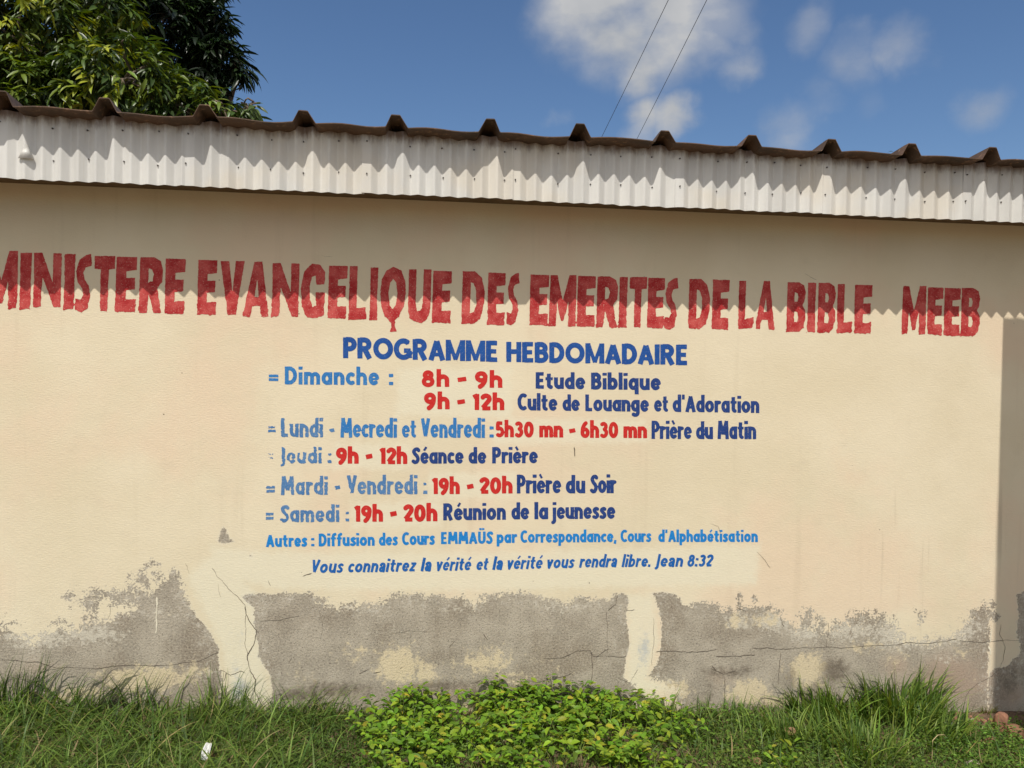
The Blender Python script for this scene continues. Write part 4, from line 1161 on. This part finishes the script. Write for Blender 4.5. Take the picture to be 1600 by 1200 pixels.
# creeping ground cover: tiny leaves
def creeping(name, x0, x1, y0, y1, n, keep, cols, size, label):
    b0 = scatter(n, x0, x1, y0, y1, keep); n = len(b0)
    b0[:, 2] += RNG.uniform(.008, .06, n)
    a = RNG.uniform(0, 6.283, n)
    dv = np.stack([np.cos(a), np.sin(a), RNG.uniform(-.3, .5, n)], 1)
    nr = np.stack([RNG.normal(0, .35, n), RNG.normal(0, .35, n), np.ones(n)], 1)
    g = leaf_geo(b0, dv, nr, RNG.uniform(.6, 1.3, n) * size, RNG.uniform(.4, .65, n) * size, RNG.uniform(0, .3, n), pick(cols, n))
    o = foliage_obj(name, g, M_LEAF)
    tag(o, label, "ground cover", kind="stuff")
creeping("creeping_weeds", -.75, .35, -1.1, -.03, 9000, lambda x, y: sm(x, -.75, -.45) * (1 - sm(x, .05, .35)) * np.clip(.75 + fbm2(x * 4, y * 4, 8), 0, 1), [G_DARK, G_MID, (.07, .12, .02)], .017, "fine dull green creeping weeds between the long grass and the leafy plants")
creeping("creeping_weeds", .95, 2.6, -1.1, -.03, 13000, lambda x, y: sm(x, 1.0, 1.3) * np.clip(.6 + fbm2(x * 4, y * 4, 18), 0, 1), [G_DARK, G_MID, (.14, .22, .035)], .021, "small leaved green creeping weeds right of the leafy plants")
creeping("creeping_clover", 2.35, 3.6, -1.1, -.03, 15000, lambda x, y: sm(x, 2.4, 2.8) * sm(-y, .10 , .34 ) * np.clip(.8 + fbm2(x * 4, y * 4, 28), 0, 1), [(.06, .13, .018), (.095, .19, .026), (.15, .25, .04)], .019, "low clover-like cover of round green leaves at the lower right corner")

# tall grass tufts
def tuft(name, px, py, nb, hmin, hmax, wmin, wmax, spread, label, group, lean=(.05, .75), bias=None, cols=None, p=None):
    c = on_ground(px, py)
    r = spread * np.sqrt(RNG.random(nb)); a = RNG.uniform(0, 6.283, nb)
    bx, by = r * np.cos(a), r * np.sin(a) * .8
    by = np.minimum(by, -.012 - c[1])
    base = np.stack([bx + c[0], by + c[1], ground_z(bx + c[0], by + c[1]) - .004], 1)
    az = a + RNG.normal(0, .6, nb)
    if bias is not None:
        az = np.where(RNG.random(nb) < .5, RNG.normal(bias, .6, nb), az)
    g = blade_geo(base, az, RNG.uniform(*lean, nb), RNG.uniform(.1, 1.3, nb) , RNG.uniform(hmin, hmax, nb), RNG.uniform(wmin, wmax, nb), pick(cols or [G_DARK, G_MID, G_LITE], nb, p=p), 6)
    v = g[0] - c
    o = foliage_obj(name, (v, g[1], g[2]), M_GRASS)
    o.location = c
    tag(o, label, "grass tuft", group)
    return o
GR = "tall grass tufts along the wall"
BR = [(.065, .125, .02), (.125, .205, .032), (.20, .28, .05)]
big = tuft("grass_tuft", 1405, 1118, 330, .16, .34, .008, .017, .22, "largest broad-bladed grass tuft, right of centre, with one blade standing far above the rest", GR, cols=BR)
tuft("grass_tuft", 1300, 1122, 260, .12, .28, .008, .016, .22, "broad grass tuft just left of the largest tuft, leaning left", GR, bias=3.1, cols=BR)
tuft("grass_tuft", 1455, 1150, 230, .11, .25, .007, .014, .18, "grass tuft on the right flank of the largest tuft, beside the bare soil", GR, bias=0.0, cols=BR)
tuft("grass_tuft", 1345, 1178, 240, .10, .22, .007, .014, .24, "lower broad grass tuft in front of the largest tuft at the picture's bottom edge", GR, cols=BR)
tuft("grass_tuft", 1235, 1160, 110, .10, .26, .005, .010, .13, "sparse grass tuft with blades pointing left, left end of the right hand grass", GR, bias=3.0, cols=BR)
tuft("grass_tuft", 30, 1104, 100, .16, .38, .005, .010, .22, "tall grass tuft at the far left edge with blades bending against the wall", GR, bias=.2)
tuft("grass_tuft", 215, 1112, 34, .16, .32, .004, .008, .07, "upright grass tuft under the pale paint dribble", GR, lean=(.02, .5), bias=.2)
tuft("grass_tuft", 130, 1108, 50, .16, .36, .005, .010, .13, "arching grass tuft between the far left tuft and the upright one", GR, lean=(.3, .8), bias=.1)
tuft("grass_tuft", 345, 1125, 80, .14, .30, .004, .008, .12, "thin dark grass tuft in front of the pale plaster strip at the left", GR, lean=(.05, .6), bias=.5)
tuft("grass_tuft", 470, 1128, 100, .12, .26, .004, .007, .16, "fine grass tuft left of the leafy plants", GR, lean=(.2, .9), bias=.3)
tuft("grass_tuft", 1035, 1135, 50, .12, .22, .004, .008, .09, "short grass tuft with a stray blade right of the leafy plants", GR, lean=(.1, .9))
tuft("grass_tuft", 1130, 1122, 90, .06, .14, .004, .007, .16, "low grass tuft between the leafy plants and the broad grass", GR)
tuft("grass_tuft", 1540, 1112, 50, .04, .09, .002, .004, .05, "tiny yellowish grass tuft at the foot of the shade line", GR, cols=[(.22, .20, .05), (.16, .18, .04)])
# the single blade that stands up out of the largest tuft
c = on_ground(1432, 1130)
g = blade_geo(np.array([[0.0, 0, 0]]) + c, np.array([-1.45]), np.array([.03]), np.array([.10]), np.array([.40]), np.array([.017]), pick(BR, 1), 6, False)
o = foliage_obj("tall_blade", (g[0] - np.array(big.location), g[1], g[2]), M_GRASS, big)
o["label"] = "single broad blade standing straight up far above the rest"

# leafy plants in the middle
L_COL = [(.10, .20, .016), (.16, .285, .022), (.24, .33, .025), (.34, .34, .035)]
def leafy(px, py, nst, hgt, spread, label, size=.050, cols=L_COL, p=(.30, .42, .23, .05)):
    c = on_ground(px, py)
    root = empty("leafy_plant", tuple(c))
    tag(root, label, "plant", "leafy plants at the foot of the wall")
    st = MB(); parts = []
    for s in range(nst):
        r = spread * math.sqrt(RNG.random()); a = RNG.uniform(0, 6.283)
        x, y = r * math.cos(a), r * math.sin(a)
        y = min(y, -.03 - c[1])
        z = float(ground_z(x + c[0], y + c[1])) - c[2]
        L = hgt * .74 * RNG.uniform(.55, 1.15)
        lean = RNG.uniform(.05, .55) + .5 * (r / spread) ** 2
        aa = a + RNG.normal(0, .5)
        pts = [np.array([x, y, z - .01])]
        m = max(4, int(L / .021))
        for k in range(m):
            th = lean * (.6 + .8 * k / m)
            q = pts[-1] + np.array([math.cos(aa) * math.sin(th), math.sin(aa) * math.sin(th), math.cos(th)]) * L / m
            q[1] = min(q[1], -.02 - c[1]); pts.append(q)
        st.tube(pts, [.0022 * (1 - .6 * k / m) for k in range(m + 1)], 4, False)
        i0 = max(1, int(m * .18))
        P = np.array(pts[i0:])
        B = np.repeat(P, 2, 0); nb = len(B)
        la = (np.arange(nb) * 2.4 + RNG.uniform(0, 6))
        dv = np.stack([np.cos(la), np.sin(la), RNG.uniform(-.25, .75, nb)], 1)
        nr = np.stack([RNG.normal(0, .25, nb), RNG.normal(-.18, .25, nb), np.ones(nb)], 1)
        B = B + dv * .008
        sz = size * RNG.uniform(.45, 1.22, nb) * np.linspace(1.0, .8, nb)
        lv = leaf_geo(B, dv, nr, sz, sz * RNG.uniform(.40, .58, nb), RNG.uniform(.05, .4, nb), pick(cols, nb, p=p))
        lim = -.008 - c[1]
        lv[0][:, 1] = np.minimum(lv[0][:, 1], lim - .004 * RNG.random(len(lv[0])))
        parts.append(lv)
    st.build("stem", M_STEM, root)
    foliage_obj("foliage", join(parts), M_LEAF, root)
for args in [
    (625, 1150, 40, .23, .17, "leafy plant with yellowing leaves at the left end of the plant row"),
    (660, 1105, 16, .19, .12, "slender leafy plant with bare shoots against the wall behind the yellowing one"),
    (715, 1165, 40, .21, .17, "leafy plant in front of a dark gap, second in the row from the left"),
    (800, 1122, 40, .25, .16, "leafy plant against the wall below the pale cement patches, middle of the row"),
    (820, 1185, 46, .19, .20, "front leafy plant at the picture's bottom edge, middle of the row"),
    (885, 1120, 46, .27, .18, "tallest leafy plant against the wall, reaching highest of the row"),
    (950, 1165, 44, .22, .18, "leafy plant with deep green leaves in front of the tallest one, towards the right"),
    (985, 1122, 24, .22, .13, "leafy plant at the foot of the pale plaster strip"),
    (1035, 1150, 22, .17, .13, "small leafy plant at the right end of the row"),
    (640, 1195, 26, .16, .16, "low leafy plant at the bottom edge below the yellowing one"),
    (1010, 1200, 22, .13, .15, "low dark leafy plant at the bottom edge below the right end of the row"),
]:
    leafy(*args)
leafy(1225, 1195, 10, .12, .06, "small bright green seedling alone at the bottom edge in front of the broad grass", .05)

# ------------------------------------------------------------------ trees behind the hall
def tree(name, label, trunk_at, lobes, cols, p, per_m2, leaf_len, seed, group=None, hang=.5):
    rng = np.random.default_rng(seed)
    base = np.array(trunk_at, float)
    root = empty(name, tuple(base))
    tag(root, label, "tree", group)
    cen = np.array([survey(a, b, Y) for (a, b, Y, r) in lobes]); rad = np.array([l[3] for l in lobes])
    CL, OUT, TONE = [], [], []
    for c, r in zip(cen, rad):
        m = int(4 * math.pi * r * r * per_m2) + 4
        d = rng.normal(size=(m, 3)); d /= np.linalg.norm(d, axis=1)[:, None]
        lump = 1 + .28 * fbm2(d[:, 0] * 2.2 + c[0], d[:, 1] * 2.2 + d[:, 2] * 1.7, seed, 3)
        q = c + d * (r * lump * rng.uniform(.5, 1.0, m) ** .45)[:, None] * np.array([1, 1, .88])
        CL.append(q); OUT.append(d)
        TONE.append(rng.choice(len(cols), m, p=p))
    CL = np.concatenate(CL); OUT = np.concatenate(OUT); TONE = np.concatenate(TONE)
    nl = 13
    B = np.repeat(CL, nl, 0); O = np.repeat(OUT, nl, 0); T = np.repeat(TONE, nl)
    m = len(B)
    a = rng.uniform(0, 6.283, m)
    dv = np.stack([np.cos(a), np.sin(a), rng.uniform(-.9, .25, m) - hang * .5], 1) + O * .55
    nr = np.stack([rng.normal(0, .3, m), rng.normal(0, .3, m), np.ones(m)], 1) + O * .5
    L = leaf_len * rng.uniform(.6, 1.2, m)
    B = B + rng.normal(0, .05, (m, 3))
    col = np.clip(np.array(cols)[T] * (1 + .2 * rng.normal(size=(m, 1))) * (1 + .05 * rng.normal(size=(m, 3))), .004, .6)
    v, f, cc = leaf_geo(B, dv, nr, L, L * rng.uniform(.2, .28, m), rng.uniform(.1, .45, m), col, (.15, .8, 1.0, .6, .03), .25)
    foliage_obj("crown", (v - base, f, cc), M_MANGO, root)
    tr = MB()
    top = cen.mean(0) - base
    def limb(p0, p1, r0, r1, n=9):
        p0 = np.array(p0, float); p1 = np.array(p1, float)
        pts = [p0 + (p1 - p0) * k / n + (np.array([rng.normal(0, .04), rng.normal(0, .04), 0]) + np.array([0, 0, .25 * math.sin(math.pi * k / n) * .4])) * (0 < k < n) for k in range(n + 1)]
        tr.tube(pts, [r0 + (r1 - r0) * k / n for k in range(n + 1)], 8)
    fork = np.array([top[0] * .25, top[1] * .25, max(1.4, top[2] * .5)])
    limb((0, 0, -.3), fork, .26, .19)
    for c, r in zip(cen, rad):
        limb(fork, c - base, .10, .03)
        for k in range(5):
            d = rng.normal(size=3); d /= np.linalg.norm(d)
            limb(c - base, c - base + d * r * .85, .022, .007, 5)
    tr.build("trunk", M_BARK, root, True)

tree("mango_tree", "mango tree with sunlit yellow-green new leaves above the left end of the roof", (-5.6, 8.0, -.1),
     [(40, 70, 6.8, 1.15), (-190, 10, 7.4, 1.7), (195, 125, 6.3, .72), (130, 20, 7.2, .72), (60, -170, 7.6, 1.4), (-120, 170, 6.6, 1.0), (285, 168, 6.4, .46), (40, 170, 6.2, .7), (345, 182, 6.3, .22), (390, 172, 6.4, .13), (120, 160, 6.2, .55)],
     [(.035, .062, .012), (.07, .115, .018), (.13, .18, .022), (.27, .30, .028)], [.28, .36, .24, .12], 21, .20, 5, "trees behind the hall")
tree("dark_tree", "dense dark green tree behind the sunlit mango, showing against the blue sky", (-3.6, 10.2, -.1),
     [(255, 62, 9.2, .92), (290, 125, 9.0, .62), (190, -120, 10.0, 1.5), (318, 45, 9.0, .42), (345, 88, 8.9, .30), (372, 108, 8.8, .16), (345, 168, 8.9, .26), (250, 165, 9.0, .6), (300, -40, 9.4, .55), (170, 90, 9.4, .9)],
     [(.010, .020, .008), (.016, .032, .010), (.028, .055, .014)], [.45, .40, .15], 22, .24, 6, "trees behind the hall")  # dark green leaf colours throughout the crown
tree("far_treetop", "tip of a distant green tree just showing over the roof at the right", (11.8, 12.0, -.3),
     [(1378, 258, 11.0, .20), (1372, 300, 11.2, .7)], [(.03, .07, .015), (.06, .11, .02)], [.5, .5], 30, .12, 8, "trees behind the hall")

# ------------------------------------------------------------------ stones and litter
import bmesh
M_BRICK = plain("red_brown_stone", (0.26, 0.125, 0.075), 0.95, 0.35, 18, 0.006)
M_PALE = plain("pale_stone", (0.48, 0.42, 0.33), 0.95, 0.25, 25, 0.005)
M_RAG = plain("white_plastic", (0.62, 0.62, 0.60), 0.5, 0.1)
M_DRY = plain("dry_leaf", (0.26, 0.15, 0.08), 0.8, 0.3)
def stone(name, px, py, size, mat, label, cat, group=None, seed=0, sub=3, lift=.3):
    c = on_ground(px, py)
    bm = bmesh.new()
    bmesh.ops.create_icosphere(bm, subdivisions=sub, radius=1.0)
    rng = np.random.default_rng(seed + 50)
    pl = rng.normal(size=(9, 3)); pl /= np.linalg.norm(pl, axis=1)[:, None]; off = rng.uniform(.55, .9, 9)
    for v in bm.verts:
        p = np.array(v.co)
        for q, k in zip(pl, off):
            e = p @ q - k
            if e > 0: p = p - q * e * .9
        p = p * (1 + .05 * float(fbm2(np.array(p[0] * 3 + seed), np.array(p[1] * 3 + p[2] * 2), seed)))
        v.co = p * np.array(size)
    me = bpy.data.meshes.new(name); bm.to_mesh(me); bm.free(); me.materials.append(mat)
    o = bpy.data.objects.new(name, me); COL.objects.link(o)
    o.location = (c[0], c[1], c[2] + size[2] * lift); o.rotation_euler = (rng.uniform(-.2, .2), rng.uniform(-.2, .2), rng.uniform(0, 6))
    tag(o, label, cat, group)
stone("stone", 1564, 1140, (.045, .045, .075), M_BRICK, "largest red-brown stone, half in sun and half in shade below the shade line", "stone", "stones on the bare soil", 1)
stone("stone", 1590, 1150, (.07, .06, .045), M_BRICK, "red-brown stone wholly in shade at the right edge", "stone", "stones on the bare soil", 2)
stone("stone", 1546, 1160, (.05, .04, .025), M_BRICK, "flat red-brown stone in the sun in front of the largest one", "stone", "stones on the bare soil", 3)
stone("stone", 1520, 1196, (.045, .03, .028), M_PALE, "pale cream stone in the grass at the bottom edge", "stone", None, 4)
stone("stone", 1599, 1198, (.03, .03, .02), M_BRICK, "small pinkish stone in the lower right corner", "stone", None, 5)
for k in range(26):
    px, py = RNG.uniform(1492, 1556), 0
    py = 1112 + (px - 1492) / 64 * 14 + RNG.uniform(0, 16)
    s = RNG.uniform(.007, .02)
    stone("rubble_piece", px, py, (s * 1.4, s, s * .7), M_BRICK if k % 4 else M_PALE, "small brown crumb of rubble on the bare soil left of the shade line", "rubble", "rubble crumbs on the bare soil", 100 + k, 1)
def scrap(name, px, py, sx, sy, mat, label, cat, seed, lift=.02):
    c = on_ground(px, py); rng = np.random.default_rng(seed)
    vs, fs = [], []; nn = 7
    for j in range(nn):
        for i in range(nn):
            u, w = i / (nn - 1) * 2 - 1, j / (nn - 1) * 2 - 1
            k = 1 - .35 * abs(w) ** 2
            vs.append((u * sx * k + rng.normal(0, sx * .06), w * sy + rng.normal(0, sy * .05), .55 * sx * (u * u) + rng.normal(0, sx * .12)))
    for j in range(nn - 1):
        for i in range(nn - 1):
            a = j * nn + i; fs.append((a, a + 1, a + nn + 1, a + nn))
    o = mesh(name, vs, fs, mat, None, True)
    md = o.modifiers.new("sheet_thickness", 'SOLIDIFY'); md.thickness = .001
    o.location = (c[0], c[1], c[2] + lift); o.rotation_euler = (.9, .2, rng.uniform(-.8, .8))
    tag(o, label, cat)
scrap("plastic_scrap", 322, 1196, .016, .035, M_RAG, "crumpled white plastic scrap in the long grass at the bottom edge", "litter", 1, .06)
scrap("plastic_scrap", 596, 1106, .010, .012, M_RAG, "tiny white plastic scrap at the wall foot left of the leafy plants", "litter", 2, .05)
scrap("dry_leaf", 1232, 1158, .030, .018, M_DRY, "curled brown dry leaf on the grass left of the broad tufts", "dead leaf", 3, .05)
scrap("dry_leaf", 1180, 1200, .022, .014, M_DRY, "brown dry leaf at the bottom edge left of the small seedling", "dead leaf", 4, .03)

c = on_ground(1455, 1196)
q = [np.array(c), np.array(c) + (0.004, 0, .06), np.array(c) + (.012, .01, .115), np.array(c) + (.045, .02, .135), np.array(c) + (.085, .03, .13), np.array(c) + (.11, .04, .105)]
o = MB().tube([p - c for p in q], [.0022, .002, .002, .0018, .0015, .001], 5).build("dry_stalk", plain("straw", (.42, .33, .17), .8), None, True)
o.location = c
tag(o, "bent straw-coloured dry stalk in the low grass near the pale cream stone", "stalk")
